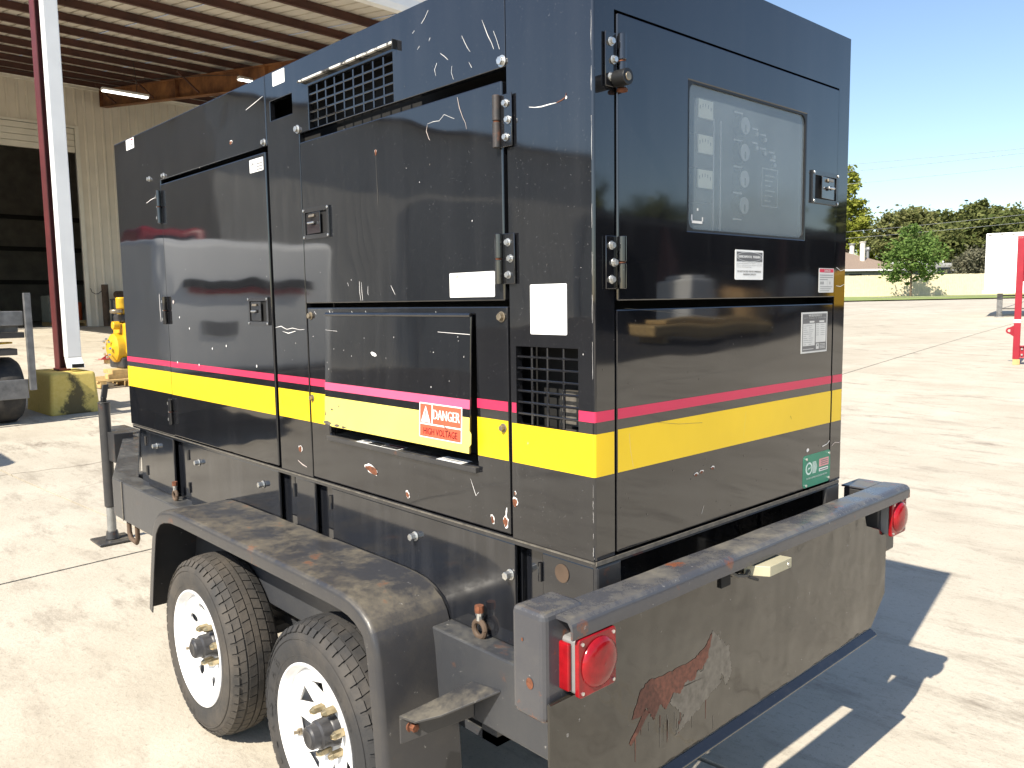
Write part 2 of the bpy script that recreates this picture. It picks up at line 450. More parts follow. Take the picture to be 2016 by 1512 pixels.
def dark_sheet(x0, x1, y0, y1):  # added dark ground sheets, mirrored as dark bands in the glossy panels
    mb = MB(); nx = int((x1-x0)/1.5)+1; ny = int((y1-y0)/1.5)+1; vs = []
    for i in range(nx+1):
        for k in range(ny+1): x = x0+(x1-x0)*i/nx; y = y0+(y1-y0)*k/ny; vs.append((x, y, gh(x, y)+.02))
    mb.add(vs, [(i*(ny+1)+k, (i+1)*(ny+1)+k, (i+1)*(ny+1)+k+1, i*(ny+1)+k+1) for i in range(nx) for k in range(ny)], 'dark_ground')
    return struct(mb.build('dark_ground_sheet', smooth=60))
dark_sheet(-19.8, 9, -40, -6.2); dark_sheet(9.5, 40, 2, 70)
# grass verge along the fence
FU = Vector((.677, .736, 0)); FN = Vector((.736, -.677, 0))       # fence runs along FU, FN faces the yard
def strip(name, a0, a1, n0, n1, lift, mat, parent=None, nseg=24, kind='structure'):
    mb = MB(); vs = []; fs = []
    for i in range(nseg+1):
        for n in (n0, (n0+n1)/2, n1):
            p = Vector((-26, 68.6, 0)) + FU*(a0+(a1-a0)*i/nseg) + FN*n; vs.append((p.x, p.y, gh(p.x, p.y)+lift))
    for i in range(nseg):
        for j in range(2): fs.append((i*3+j, i*3+3+j, i*3+4+j, i*3+1+j))
    mb.add(vs, fs, mat); o = mb.build(name, parent, smooth=60); o['kind'] = kind; return o
strip('grass_verge', -60, 60, -1.5, 19, .07, 'grass')
strip('grass_field', -200, 200, -120, -1.5, .03, 'land')
strip('sidewalk', -8, 60, 9.0, 10.4, .085, 'yard_concrete')

# ------------------------------------------------------------------ shop building (n towards the yard, u along the wall)
BO = Vector((-30.97, 7.34, 0)); BO.z = gh(BO.x, BO.y) + .02
UX = Vector((-.0631, .998, 0)); NX = Vector((.998, .0631, 0))
BX = xform(BO, NX, UX)
shop = thing('shop_building', BO, 'cream ribbed metal workshop with a tall open roller door', 'building')
def rib_panel(u0, u1, z0, z1):
    mb = MB(BX); prof = []; w_ = (u1-u0)/3
    for k in range(3):
        b = u0+k*w_
        prof += [(b+.002, 0), (b+w_-.11, 0), (b+w_-.085, .032), (b+w_-.035, .032), (b+w_-.012, 0)]
    prof.append((u1-.002, 0))
    vs = [(n, u, z0) for u, n in prof] + [(n, u, z1) for u, n in prof]; k = len(prof)
    mb.add(vs, [(i, i+1, k+i+1, k+i) for i in range(k-1)], 'cream_steel')
    return mb.build('wall_panel', shop)
u = .26
while u < 12: rib_panel(u, u+.91, 0, 8.36); u += .91
u = .26
while u > -6.2: rib_panel(u-.91, u, 7.06, 8.36); u -= .91
while u > -9.5: rib_panel(u-.91, u, 0, 8.36); u -= .91
MB(BX).box(.0, .06, -6.3, .25, 6.98, 7.06, 'cream_trim').box(.0, .06, .12, .26, 0, 6.98, 'cream_trim').box(.0, .06, -6.3, -6.16, 0, 6.98, 'cream_trim').build('door_trim', shop, .006)
MB(BX).box(.0, .10, -9.5, 12, 8.36, 8.55, 'cream_trim').build('eave_trim', shop, .01)
for k in range(4):
    z = 6.14 + k*.21
    MB(BX).hexa([(-.10, -6.16, z), (-.04, -6.16, z+.01), (-.04, .12, z+.01), (-.10, .12, z), (-.10, -6.16, z+.205), (-.05, -6.16, z+.2), (-.05, .12, z+.2), (-.10, .12, z+.205)], 'cream_trim').build('roller_door_slat', shop)
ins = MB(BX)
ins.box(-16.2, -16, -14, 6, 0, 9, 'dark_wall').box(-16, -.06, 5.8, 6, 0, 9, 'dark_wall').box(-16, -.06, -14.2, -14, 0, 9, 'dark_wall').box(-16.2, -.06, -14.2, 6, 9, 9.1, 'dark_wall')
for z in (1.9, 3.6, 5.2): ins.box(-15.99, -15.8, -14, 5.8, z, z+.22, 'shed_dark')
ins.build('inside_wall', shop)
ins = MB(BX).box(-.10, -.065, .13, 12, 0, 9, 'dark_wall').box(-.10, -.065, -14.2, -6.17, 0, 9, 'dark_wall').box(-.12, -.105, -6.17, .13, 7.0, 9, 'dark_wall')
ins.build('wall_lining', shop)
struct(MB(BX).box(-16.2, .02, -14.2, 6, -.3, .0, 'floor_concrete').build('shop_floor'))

def things_box(name, label, cat, xf, boxes, group=None, bevel=.01): pass
# things inside and beside the door
def bp(n, u, z): return BX @ Vector((n, u, z))
t = thing('workbench', bp(-7, -3, 0), 'long dark navy workbench deep inside the shop doorway', 'workbench')
MB(BX).box(-7.5, -6.6, -7, -1.55, .1, 1.5, 'navy').build('cabinet', t, .01)
MB(BX).box(-7.55, -6.55, -7.05, -1.5, 1.5, 1.56, 'navy').build('benchtop', t, .005)
MB(BX).box(-6.598, -6.59, -3.3, -3.12, 1.2, 1.42, 'pale_plate').build('notice', t)
t = thing('first_aid_tray', bp(-6.9, -2.5, 1.56), 'small red tray with white lumps lying on the navy workbench', 'tray')
MB(BX).box(-7, -6.8, -2.75, -2.35, 1.562, 1.62, 'frame_red').build('tray', t, .005)
for u_ in (-2.68, -2.42): MB(BX).sphere((-6.9, u_, 1.65), .06, 'white_box').build('cup', t, smooth=60)
t = thing('spray_can', bp(-6.9, -1.75, 1.56), 'pale slim can standing on the navy workbench', 'can')
MB(BX).cyl((-6.9, -1.75, 1.561), (-6.9, -1.75, 1.80), .04, 'pale_plate').build('can_body', t, smooth=40)
MB(BX).cyl((-6.9, -1.75, 1.802), (-6.9, -1.75, 1.85), .028, 'white_box').build('cap', t, smooth=40)
t = thing('liquid_tote', bp(-3, .45, 0), 'pale caged liquid tote standing just inside the doorway', 'tote')
MB(BX).box(-3.4, -2.5, -.35, .55, .15, 1.15, 'tote_white').build('tank', t, .04)
c_ = MB(BX)
for z in (.15, .5, .85, 1.16): c_.box(-2.49, -2.47, -.36, .56, z, z+.02, 'galv')
for k in range(5): c_.box(-2.468, -2.45, -.36+k*.225, -.345+k*.225, .1, 1.18, 'galv')
c_.build('cage', t); MB(BX).box(-3.4, -2.5, -.35, .55, 0, .14, 'pallet_wood').build('pallet_base', t)
def drum(u, n, mat, label, txt=False, h=.66, r=.17):
    t = thing('plastic_drum', bp(n, u, .22), label, 'drum', 'plastic drums inside the shop doorway')
    MB(BX).lathe([(0, .22), (r*.95, .22), (r, .25), (r, .22+h*.4), (r*1.04, .22+h*.42), (r, .22+h*.45), (r, .2+h), (r*.9, .22+h), (0, .22+h)], (n, u, 0), mat, 20, 'z').build('drum_body', t, smooth=40)
    MB(BX).cyl((n+.05, u, .22+h), (n+.05, u, .26+h), .035, 'black_ink').build('bung', t)
drum(-.10, -1.2, 'blue_drum', 'blue plastic drum beside the orange one in the doorway')
drum(.17, -1.1, 'orange_drum', 'orange plastic drum half hidden by the door jamb')
t = thing('timber_skid', bp(-1.15, 0, 0), 'low wooden skid under the blue and orange drums', 'skid')
for k in range(3): MB(BX).box(-1.6+k*.3, -1.4+k*.3, -.45, .5, .12, .21, 'pallet_wood').build('board', t)
MB(BX).box(-1.6, -.8, -.40, -.3, 0, .115, 'pallet_wood').box(-1.6, -.8, .3, .4, 0, .115, 'pallet_wood').build('runner', t)
t = thing('steel_pipe_post', bp(.35, .66, 0), 'upright rusty brown steel pipe beside the door jamb', 'pipe')
MB(BX).lathe([(.115, 0), (.115, 1.5), (.098, 1.5), (.098, .02)], (.40, .66, 0), 'brown_pipe', 24, 'z').build('pipe', t, smooth=40)
MB(BX).tube([(.40, .56, 1.28), (.42, .42, 1.17), (.42, .32, 1.16), (.40, .22, 1.22), (.38, .18, 1.36)], .012, 'black_ink').build('hose_hook', t, smooth=60)
t = thing('shop_table', bp(.8, 1.5, 0), 'grey steel work table against the cream wall', 'table')
MB(BX).box(.35, 1.05, .82, 2.6, .93, .98, 'table_steel').build('tabletop', t, .005)
MB(BX).box(.38, 1.02, .85, 2.55, .28, .31, 'table_steel').build('shelf', t, .004)
for n_, u_ in ((.38, .84), (1.0, 1.12), (.38, 2.5), (1.0, 2.5)):
    MB(BX).box(n_, n_+.06, u_, u_+.07, 0, .927, 'table_steel').build('leg', t, .004)
t = thing('roller_stand', bp(.7, 1.3, .98), 'dark machine part of round discs lying on the steel table', 'machine part')
for k, (u_, r_) in enumerate(((1.0, .13), (1.14, .125), (1.28, .14), (1.42, .10))):
    MB(BX).cyl((.55, u_, 1.13), (.9, u_+.05, 1.13), r_, 'brown_pipe', 18).build('disc', t, .008, 40)
MB(BX).box(.5, .95, .95, 1.6, .982, 1.02, 'grey_steel').build('bed', t, .004)
MB(BX).tube([(.95, 1.45, 1.12), (1.07, 1.52, 1.0), (1.08, 1.58, .6), (1.05, 1.6, .35)], .015, 'galv').build('hose', t, smooth=60)
t = thing('pump_sprayer', bp(.8, .98, .31), 'white pump sprayer bottle with black top on the table shelf', 'sprayer')
MB(BX).lathe([(0, .312), (.085, .312), (.09, .35), (.09, .5), (.06, .58), (.03, .62), (0, .62)], (.8, .96, 0), 'white_box', 20, 'z').build('bottle', t, smooth=50)
MB(BX).cyl((.8, .96, .60), (.8, .96, .70), .035, 'black_ink').box(.78, .82, .88, 1.04, .69, .73, 'black_ink').build('pump_head', t)
t = thing('battery_pack', bp(.8, 1.4, .31), 'lime green and black tool case on the table shelf', 'tool case')
MB(BX).box(.65, .9, 1.28, 1.5, .312, .42, 'lime').build('case_body', t, .01)
MB(BX).box(.64, .91, 1.26, 1.5, .422, .56, 'black_ink').build('case_lid', t, .01)

# ------------------------------------------------------------------ canopy over the apron
can = thing('canopy', bp(10, 0, 0), 'open steel canopy with dark red purlins and cream roof sheets', 'canopy')
def ztop(n): return 8.62 - .124*n
NE = 19.45
def ul(n): return -9.7 + 1.75*n/NE  # unseen left roof end, skewed so that sun reaches the column
for k in range(10):                                         # roof sheets, ribs along n
    a = -9.7 + k*2.4; b = a+2.39
    mb = MB(BX); prof = []
    j = a
    while j < b-.01: prof += [(j, 0), (j+.24, 0), (j+.262, .03), (j+.298, .03)]; j += .3
    prof.append((b, 0)); n_ = len(prof)
    vs = []
    for n, e in ((.12, 0), (NE, 1)):
        for u_, h_ in prof: vs.append((n, max(u_, ul(n)), ztop(n)+h_))
    mb.add(vs, [(i, i+1, n_+i+1, n_+i) for i in range(n_-1)], 'roof_liner')
    mb.build('roof_sheet', can)
for k in range(13):
    n = .55 + k*1.555
    zt = ztop(n)-.006; a = ul(n)+.02
    MB(BX).box(n-.006, n+.006, a, 14, zt-.175, zt-.008, 'oxide_red').box(n-.075, n+.0, a, 14, zt-.008, zt, 'oxide_red').box(n+.0, n+.075, a, 14, zt-.186, zt-.176, 'oxide_red').build('purlin', can)
def beam(u_, name='rafter'):
    mb = MB(BX)
    A = [(.12, ztop(.12)-.27), (NE-.1, ztop(NE)-.27)]
    lo = lambda n: ztop(n)-.205-.56
    for (hw, z0, z1) in ((.012, 0, 0),):
        mb.hexa([(.12, u_-.01, lo(.12)), (NE, u_-.01, lo(NE)), (NE, u_+.01, lo(NE)), (.12, u_+.01, lo(.12)), (.12, u_-.01, ztop(.12)-.215), (NE, u_-.01, ztop(NE)-.215), (NE, u_+.01, ztop(NE)-.215), (.12, u_+.01, ztop(.12)-.215)], 'rusty_beam')
    for f_ in (lambda n: lo(n)-.018, lambda n: ztop(n)-.213):
        mb.hexa([(.12, u_-.13, f_(.12)), (NE, u_-.13, f_(NE)), (NE, u_+.13, f_(NE)), (.12, u_+.13, f_(.12)), (.12, u_-.13, f_(.12)+.016), (NE, u_-.13, f_(NE)+.016), (NE, u_+.13, f_(NE)+.016), (.12, u_+.13, f_(.12)+.016)], 'rusty_beam')
    for n in (.13, 6.2, 11.5): mb.box(n-.01, n+.01, u_-.125, u_+.125, lo(n)+.005, ztop(n)-.22, 'rusty_beam')
    r_ = mb.build(name, can)
    for n in (1.6, 4.7, 7.8):                                # braces up to the purlins
        MB(BX).tube([(n, u_-.14, lo(n)+.05), (n-.05, u_-.75, ztop(n)-.2)], .03, 'oxide_red', 4).build('brace', can)
    return r_
beam(1.12); beam(-7.0)
fz = ztop(NE)
MB(BX).prism([(NE+.005, fz-.30), (NE+.16, fz-.30), (NE+.19, fz-.20), (NE+.19, fz-.05), (NE+.22, fz+.02), (NE+.20, fz+.04), (NE+.005, fz+.04)], lambda a, b, d: (a, d, b), -7.95, 14, 'white_gutter').build('gutter', can)
# column in front
cu0, cn = -6.80, 19.30
colz = gh(*bp(19.3, -6.8, 0).to_2d()) - BO.z + .575
cmb = MB(BX); zt = ztop(cn)-.86
cmb.box(cn-.08, cn+.10, cu0-.105, cu0-.093, colz, zt, 'red_primer').box(cn-.08, cn+.10, cu0-.002, cu0+.01, colz, zt, 'red_primer').box(cn-.006, cn+.006, cu0-.092, cu0-.003, colz, zt, 'red_primer')
cmb.box(cn-.10, cn+.12, cu0-.12, cu0+.03, colz-.02, colz+.012, 'red_primer')
cmb.build('column', can)
dsp = MB(BX)
dsp.box(cn+.125, cn+.265, cu0-.05, cu0+.135, colz+.16, fz-.31, 'white_gutter')
dsp.build('downspout', can, .012, None)
el = MB(BX).hexa([(cn+.20, cu0-.045, colz+.01), (cn+.36, cu0-.045, colz+.02), (cn+.36, cu0+.14, colz+.02), (cn+.20, cu0+.14, colz+.01),
    (cn+.13, cu0-.045, colz+.158), (cn+.262, cu0-.045, colz+.158), (cn+.262, cu0+.13, colz+.158), (cn+.13, cu0+.13, colz+.158)], 'white_gutter')
el.box(cn+.361, cn+.366, cu0-.03, cu0+.125, colz+.025, colz+.075, 'dark_inside')
el.build('spout_elbow', can, .006)
# concrete block under the column
bl = bp(19.745, -7.155, 0); bl.z = gh(bl.x, bl.y)-.01
BLX = xform(bl, NX, UX)
mb = MB(BLX)
mb.hexa([(-.92, -.03, 0), (0, 0, 0), (0, .63, 0), (-.92, .62, 0), (-.89, .01, .585), (-.03, .035, .575), (-.03, .60, .57), (-.89, .60, .585)], 'yellow_block')
blk = mb.build('concrete_block', None, .04, 40, 3)
blk.data.transform(Matrix.Translation(-bl)); blk.location = bl
blk.data.transform(BLX.to_3x3().inverted().to_4x4()); blk.rotation_euler = BLX.to_euler()
tag(blk, 'yellow painted concrete block stained black under the white downspout', 'concrete block')

def shop_light(n, u_, z, label):
    t = thing('shop_light', bp(n, u_, z), label, 'light', 'tube lights hung under the canopy')
    MB(BX).hexa([(n-.08, u_, z+.03), (n+.12, u_, z+.03), (n+.12, u_+1.22, z+.03), (n-.08, u_+1.22, z+.03), (n-.03, u_, z+.10), (n+.07, u_, z+.10), (n+.07, u_+1.22, z+.10), (n-.03, u_+1.22, z+.10)], 'white_gutter').build('reflector', t)
    for d in (-.03, .07): MB(BX).cyl((n+d, u_+.02, z+.012), (n+d, u_+1.2, z+.012), .017, 'tube_lit', 8).build('tube', t)
    MB(BX).tube([(n+.02, u_+.9, z+.10), (n+.02, u_+.93, z+.3), (n+.05, u_+.85, ztop(n)-.27)], .008, 'black_ink', 5).build('cable', t)
shop_light(8.2, -1.93, 6.42, 'lit tube light hanging left in front of the rusty beam')
shop_light(10.6, .72, 6.72, 'lit tube light partly hidden behind the generator roof edge')
tl = thing('shop_light', bp(-8, -4.2, 6.4), 'lit tube light inside the dark shop doorway', 'light', 'tube lights hung under the canopy')
MB(BX).box(-8.1, -7.9, -5, -3.2, 6.43, 6.5, 'white_gutter').build('reflector', tl)
MB(BX).cyl((-8, -4.95, 6.41), (-8, -3.25, 6.41), .02, 'tube_lit', 8).build('tube', tl)
wr = MB(BX).tube([(4, -3.2, 7.6), (6, -.9, 7.25), (9, .4, 7.08), (10.5, 1.5, 7.03), (12, 4, 7.0)], .009, 'black_ink', 5).build('cable_run')
tag(wr, 'thin black power cable strung between the tube lights under the canopy', 'cable')

# ------------------------------------------------------------------ things on the apron
e0 = Vector((-13.55, 2.92, 0)); e0.z = gh(e0.x, e0.y)
EX = xform(e0, NX, UX)
pl_ = thing('pallet', e0, 'wooden pallet under the yellow engine', 'pallet')
for k in range(3): MB(EX).box(-.5, .5, -.25+k*.45, -.15+k*.45, .0, .09, 'pallet_wood').build('runner', pl_)
for k in range(6): MB(EX).box(-.5+k*.17, -.37+k*.17, -.28, .95, .092, .118, 'pallet_wood').build('board', pl_)
tb = thing('timber_baulk', e0+Vector((0, .1, .12)), 'two short timber baulks stacked on the pallet below the yellow engine', 'timber')
MB(EX).box(.15, .30, -.05, .75, .12, .20, 'pallet_wood').build('baulk', tb, .004); MB(EX).box(-.1, .30, .02, .8, .202, .27, 'pallet_wood').build('baulk', tb, .004)
en = thing('engine', e0+Vector((0, .3, .27)), 'yellow diesel engine standing on a pallet behind the generator', 'engine')
MB(EX).box(-.35, .25, .22, 1.1, .272, .46, 'hub_dark').build('sump', en, .03)
MB(EX).lathe([(0, -.02), (.14, -.02), (.24, .05), (.26, .2), (.24, .38), (.16, .44), (0, .44)], (0, 0, 0), 'engine_yellow', 20, 'y').build('flywheel_housing', en, smooth=40)
fh = bpy.data.objects['flywheel_housing']; fh.location = EX @ Vector((0, .12, .62)) - en.location
fh.data.transform(Matrix.Translation(-(EX.translation - en.location)))
MB(EX).box(-.3, .3, .28, 1.3, .5, 1.05, 'engine_yellow').build('engine_block', en, .05)
MB(EX).box(-.18, .22, .26, 1.2, 1.052, 1.18, 'hub_dark').box(-.14, .18, .3, 1.2, 1.182, 1.27, 'engine_yellow').build('manifold', en, .03)
MB(EX).cyl((.12, .3, 1.272), (.12, .3, 1.47), .085, 'engine_yellow', 14).build('filter', en, .02, 40)
MB(EX).cyl((.1, .25, 1.0), (.1, .14, 1.0), .07, 'engine_yellow', 12).build('coolant_port', en, .01, 40)
MB(EX).cyl((.15, .2, 1.2), (.15, .2, 1.27), .1, 'dull_bolt', 12).build('turbo', en, .02, 40)
bb_ = MB(EX)
for a in range(8):
    bb_.cyl((.15*math.cos(a*.785), .08, .62+.15*math.sin(a*.785)), (.15*math.cos(a*.785), .05, .62+.15*math.sin(a*.785)), .022, 'bright_bolt', 6)
bb_.build('bolt_ring', en)
rb = thing('red_bracket', (-17.05, 3.98, gh(-17.05, 3.98)), 'red steel angle bracket beside the yellow engine', 'bracket')
o_ = Vector((-17.05, 3.98, .0)); o_.z = gh(o_.x, o_.y); RX = xform(o_, NX, UX)
MB(RX).box(-.02, .02, .06, .19, .10, .46, 'red_steel').hexa([(-.02, -.16, .085), (.16, -.16, .085), (.16, .19, .085), (-.02, .19, .085), (-.02, -.16, .099), (.16, -.16, .099), (.16, .19, .099), (-.02, .19, .099)], 'red_steel').build('angle_plate', rb, .004)
MB(RX).prism([(-.12, .101), (.17, .101), (.17, .30)], lambda a, b, d: (d, a, b), .05, .065, 'red_steel').build('gusset', rb)
MB(RX).box(.0, .15, -.05, .17, -.02, .083, 'pallet_wood').build('packer', rb)

# grey stake trailer at the left edge
k0 = Vector((-10.75, .95, 0)); k0.z = gh(k0.x, k0.y)
KX = xform(k0, NX, UX)
kt = thing('stake_trailer', k0, 'weathered grey steel stake trailer at the left edge with a black wheel', 'trailer')
tm = MB(KX)
tm.lathe([(.26, .0), (.36, -.01), (.41, .05), (.415, .14), (.41, .25), (.36, .31), (.26, .30)], (0, -.19, .41), 'tyre_rubber', 32, 'y')
tw = tm.build('wheel', kt, smooth=40)
MB(KX).cyl((0, -.12, .41), (0, .04, .41), .25, 'grey_steel', 24).build('rim', tw, smooth=40)
MB(KX).box(.42, .45, -.75, .13, .32, .56, 'grey_steel').build('mudflap_bar', kt, .006)
MB(KX).box(.44, .50, .135, .21, .42, 1.62, 'grey_steel').build('stake', kt, .006)
MB(KX).box(.43, .436, .135, .20, 1.08, 1.16, 'bright_bolt').build('stake_bolt', kt)
MB(KX).box(.3, .44, -2.2, .13, 1.22, 1.40, 'grey_steel').build('side_rail', kt, .01)
MB(KX).box(.32, .42, -2.2, .134, 1.07, 1.14, 'shed_dark').build('rub_rail', kt, .006)
MB(KX).box(.1, .4, -2.2, .05, .86, .94, 'shed_dark').hexa([(.2, -1, .96), (.3, -1, .96), (.3, .03, 1.0), (.2, .03, 1.0), (.2, -1, 1.03), (.3, -1, 1.03), (.3, .03, 1.02), (.2, .03, 1.02)], 'engine_yellow').build('spring_beam', kt, .006)
MB(KX).box(-1.9, .3, -3.2, .1, 1.14, 1.22, 'grey_steel').build('deck', kt, .006)
MB(KX).box(-1.6, -.2, -3.2, -1.25, 1.222, 2.5, 'grey_steel').build('unseen_shadow_body', kt, .02)  # tall out-of-view body, added for the shadow band beside the block

# ------------------------------------------------------------------ fence, house, trees, lines on the right
def fp(a, n, z=0.):
    p = Vector((-26, 68.6, 0)) + FU*a + FN*n; p.z = gh(p.x, p.y)+z; return p
fen = thing('board_fence', fp(0, 0), 'long cream board fence behind the grass verge', 'fence')
a = -40.
while a < 40:
    p0 = fp(a, 0); FX = xform(p0, FN, FU); mb = MB(FX); x = .0
    while x < 2.38:
        h_ = 1.80+random.uniform(-.012, .012); mb.box(-.01+random.uniform(-.004, .004), .012, x, x+.138, .05, h_, 'fence_cream'); x += .15
    mb.box(-.06, -.012, 0, 2.4, .4, .49, 'fence_cream').box(-.06, -.012, 0, 2.4, 1.4, 1.49, 'fence_cream')
    mb.build('fence_panel', fen)
    MB(FX).box(-.11, -.012, -.05, .05, 0, 1.78, 'bark').build('post', fen)
    a += 2.4
# house behind the fence
hp = fp(-2.4, -9, .0); HX = xform(hp, FN, FU)
ho = thing('house', hp, 'low house with brown shingle roof behind the cream fence', 'house')
MB(HX).box(-9, 0, -9, 5.6, 0, 2.5, 'house_grey').build('wall', ho)
def gable(mb, n0, n1, u0, u1, z0, z1, m):
    nm = (n0+n1)/2; uh = (n1-n0)*.45
    mb.add([(n0, u0, z0), (n1, u0, z0), (n1, u1, z0), (n0, u1, z0), (nm, u0+uh, z1), (nm, u1-uh, z1)], [(0, 1, 4), (1, 2, 5, 4), (2, 3, 5), (3, 0, 4, 5), (0, 3, 2, 1)], m)
rf = MB(HX); gable(rf, -9.5, .6, -9.5, 6.1, 2.52, 4.55, 'roof_shingle'); rf = rf.build('roof', ho)
r2_ = MB(HX); gable(r2_, -15, -6.5, -3, 8.4, 2.5, 4.75, 'roof_grey'); r2_.build('rear_roof', ho)
MB(HX).box(.55, .66, -9.5, 6.1, 2.38, 2.54, 'white_box').build('gutter', ho)
for k, u_ in enumerate((-7, -3.2, .8, 3.8)): 
    MB(HX).box(.005, .03, u_, u_+1.2, 1.1, 2.1, 'glass_dark').build('window', ho)
MB(HX).cyl((-1.7, 2.75, 3.2), (-1.7, 2.75, 5.1), .24, 'pipe_white', 14).cyl((-1.7, 2.75, 5.1), (-1.7, 2.75, 5.18), .3, 'pipe_white', 14).build('chimney', rf, smooth=40)
MB(HX).cyl((-4.5, 2.9, 3.9), (-4.5, 2.9, 5.1), .22, 'pipe_white', 12).cyl((-4.5, 2.9, 5.1), (-4.5, 2.9, 5.2), .34, 'galv', 12).build('flue', rf)
MB(HX).cyl((-3.5, 1.2, 4), (-3.5, 1.2, 4.9), .07, 'pipe_white', 8).build('vent_pipe', rf)
MB(HX).cyl((-8.5, 6.2, 3.9), (-8.5, 6.2, 4.75), .14, 'galv', 10).sphere((-8.5, 6.2, 4.85), .25, 'galv').build('roof_vent', rf)
sh = fp(6.3, -9); SX = xform(sh, FN, FU)
cv = thing('camper', sh, 'pale boxy camper roof showing above the fence beside the leafy tree', 'camper')
MB(SX).box(-2.4, 0, -3.4, 2.4, .5, 3.0, 'house_grey').build('body', cv, .2)
MB(SX).box(-2.3, -.1, -3.2, 1.0, 3.005, 3.2, 'white_box').build('roof_pod', cv, .08)
MB(SX).box(.003, .02, -2.2, -.8, 1.9, 2.6, 'glass_dark').box(.003, .02, .3, 1.6, 1.9, 2.6, 'glass_dark').build('window', cv)
MB(SX).cyl((-.25, -2, .35), (.02, -2, .35), .35, 'tyre_rubber', 16).cyl((-.25, 1.4, .35), (.02, 1.4, .35), .35, 'tyre_rubber', 16).build('wheel_pair', cv)

def tree(name, label, cat, base, h, crown, mat, leafn, leafs, trunk_r, group=None, seed=1, stems=None):
    rnd = random.Random(seed)
    t = thing(name, base, label, cat, group)
    tb_ = MB(); top = Vector((base.x, base.y, base.z+h*.45))
    tb_.cyl((base.x, base.y, base.z-.1), top, trunk_r, 'bark', 9, trunk_r*.6)
    cl = []
    for (cx, cz, rx, rz) in crown:
        c = Vector((base.x, base.y, base.z)) + FU*cx + Vector((0, 0, cz)); cl.append((c, rx, rz))
        tb_.cyl(top - Vector((0, 0, .15*h*rnd.random())), c, trunk_r*.45, 'bark', 6, trunk_r*.12)
        for q_ in range(3):
            e_ = c + Vector((rnd.uniform(-1, 1)*rx*.6, rnd.uniform(-1, 1)*rx*.6, rnd.uniform(-.3, .8)*rz*.7))
            tb_.cyl(c.lerp(top, .3), e_, trunk_r*.18, 'bark', 4, trunk_r*.05)
    tb_.build('trunk', t, smooth=50)
    vs = []; fs = []
    tot = sum(rx*rx*rz for _, rx, rz in cl)
    for c, rx, rz in cl:
        ncl = max(6, int(60*(rx*rx*rz)/tot*len(cl)**.5))
        subs = []
        for _ in range(ncl):
            d = Vector((rnd.gauss(0, 1), rnd.gauss(0, 1), rnd.gauss(0, 1))).normalized(); r_ = rnd.uniform(.55, 1.02)
            subs.append((c+Vector((d.x*rx*r_, d.y*rx*r_, d.z*rz*r_)), rnd.uniform(.16, .34)*min(rx, rz)))
        n_ = int(leafn*(rx*rx*rz)/tot)
        for _ in range(n_):
            sc_, sr = subs[rnd.randrange(ncl)]
            p = sc_ + Vector((rnd.gauss(0, 1), rnd.gauss(0, 1), rnd.gauss(0, .75)))*sr*.75
            s_ = leafs*rnd.uniform(.6, 1.35)
            e = Vector((rnd.gauss(0, 1), rnd.gauss(0, 1), rnd.gauss(0, .6))).normalized(); g_ = e.cross(Vector((rnd.gauss(0, 1), rnd.gauss(0, 1), rnd.gauss(0, 1)))).normalized()
            b_ = len(vs); vs += [p-e*s_, p+g_*s_*.55, p+e*s_, p-g_*s_*.55]; fs.append((b_, b_+1, b_+2, b_+3))
    m_ = MB(); m_.add(vs, fs, mat)
    me = bpy.data.meshes.new('crown'); me.from_pydata([tuple(v-base) for v in vs], [], fs); me.materials.append(MATS[mat])
    o = bpy.data.objects.new('crown', me); COL.objects.link(o); o.parent = t
    return t
def radial(u_px, dist):       # a place on the land out along the bearing of the yard's right side
    b = math.atan((u_px-1008)/1605.67); a_ = yaw - b
    p = Vector((1.155+dist*math.cos(a_), -1.304+dist*math.sin(a_), 0)); p.z = gh(p.x, p.y); return p
tree('young_maple', 'bright green leafy tree in front of the cream fence casting its shadow on it', 'tree', radial(1791, 70.5), 5.8,
     [(0, 3.2, 1.7, 1.6), (-1.1, 2.8, 1.3, 1.4), (1.2, 2.9, 1.4, 1.5), (.1, 4.5, 1.2, 1.2), (-.7, 4.0, 1.0, .9), (.9, 4.2, 1.0, .9), (.2, 1.7, 1.1, .7), (-1.4, 1.9, .8, .7)], 'leaf_bright', 5200, .13, .09, None, 3)
G = 'trees standing beyond the board fence'
tree('broad_tree', 'broad domed olive green tree behind the house and the leafy tree', 'tree', radial(1786, 104), 10,
     [(0, 7.0, 3.8, 2.6), (-3.0, 6.0, 2.4, 1.9), (3.0, 6.2, 2.4, 2.0), (-1.4, 8.3, 2.3, 1.3), (1.4, 8.4, 2.3, 1.3), (0, 4.4, 3.4, 2.0)], 'leaf_olive', 17000, .25, .35, G, 4)
tree('tall_tree', 'tall yellow green tree just past the generator edge', 'tree', radial(1663, 108), 14,
     [(0, 9.2, 2.6, 2.2), (.2, 11.8, 2.0, 1.5), (2.0, 10.6, 1.4, 1.0), (-1.0, 14.2, 1.7, 1.5), (.0, 6.6, 2.6, 1.6), (2.0, 7.2, 1.8, 1.3), (1.0, 13.4, 1.0, .9)], 'leaf_yellow', 9000, .22, .3, G, 5)
tree('bushy_tree', 'small fresh green tree between the tall tree and the broad one', 'tree', radial(1722, 106), 7,
     [(0, 4.6, 2.0, 2.4), (1.4, 3.8, 1.6, 1.8), (-1.0, 3.8, 1.6, 1.8)], 'leaf_yellow', 3500, .18, .2, G, 6)
tree('oak', 'large dark olive tree left of the white trailer top', 'tree', radial(1908, 98), 10,
     [(0, 6.9, 3.3, 2.4), (-2.8, 5.6, 2.4, 2.0), (2.6, 6.8, 2.4, 2.0), (0, 4.2, 3.6, 2.0), (.8, 8.3, 2.0, 1.2)], 'leaf_dark', 15000, .25, .35, G, 7)
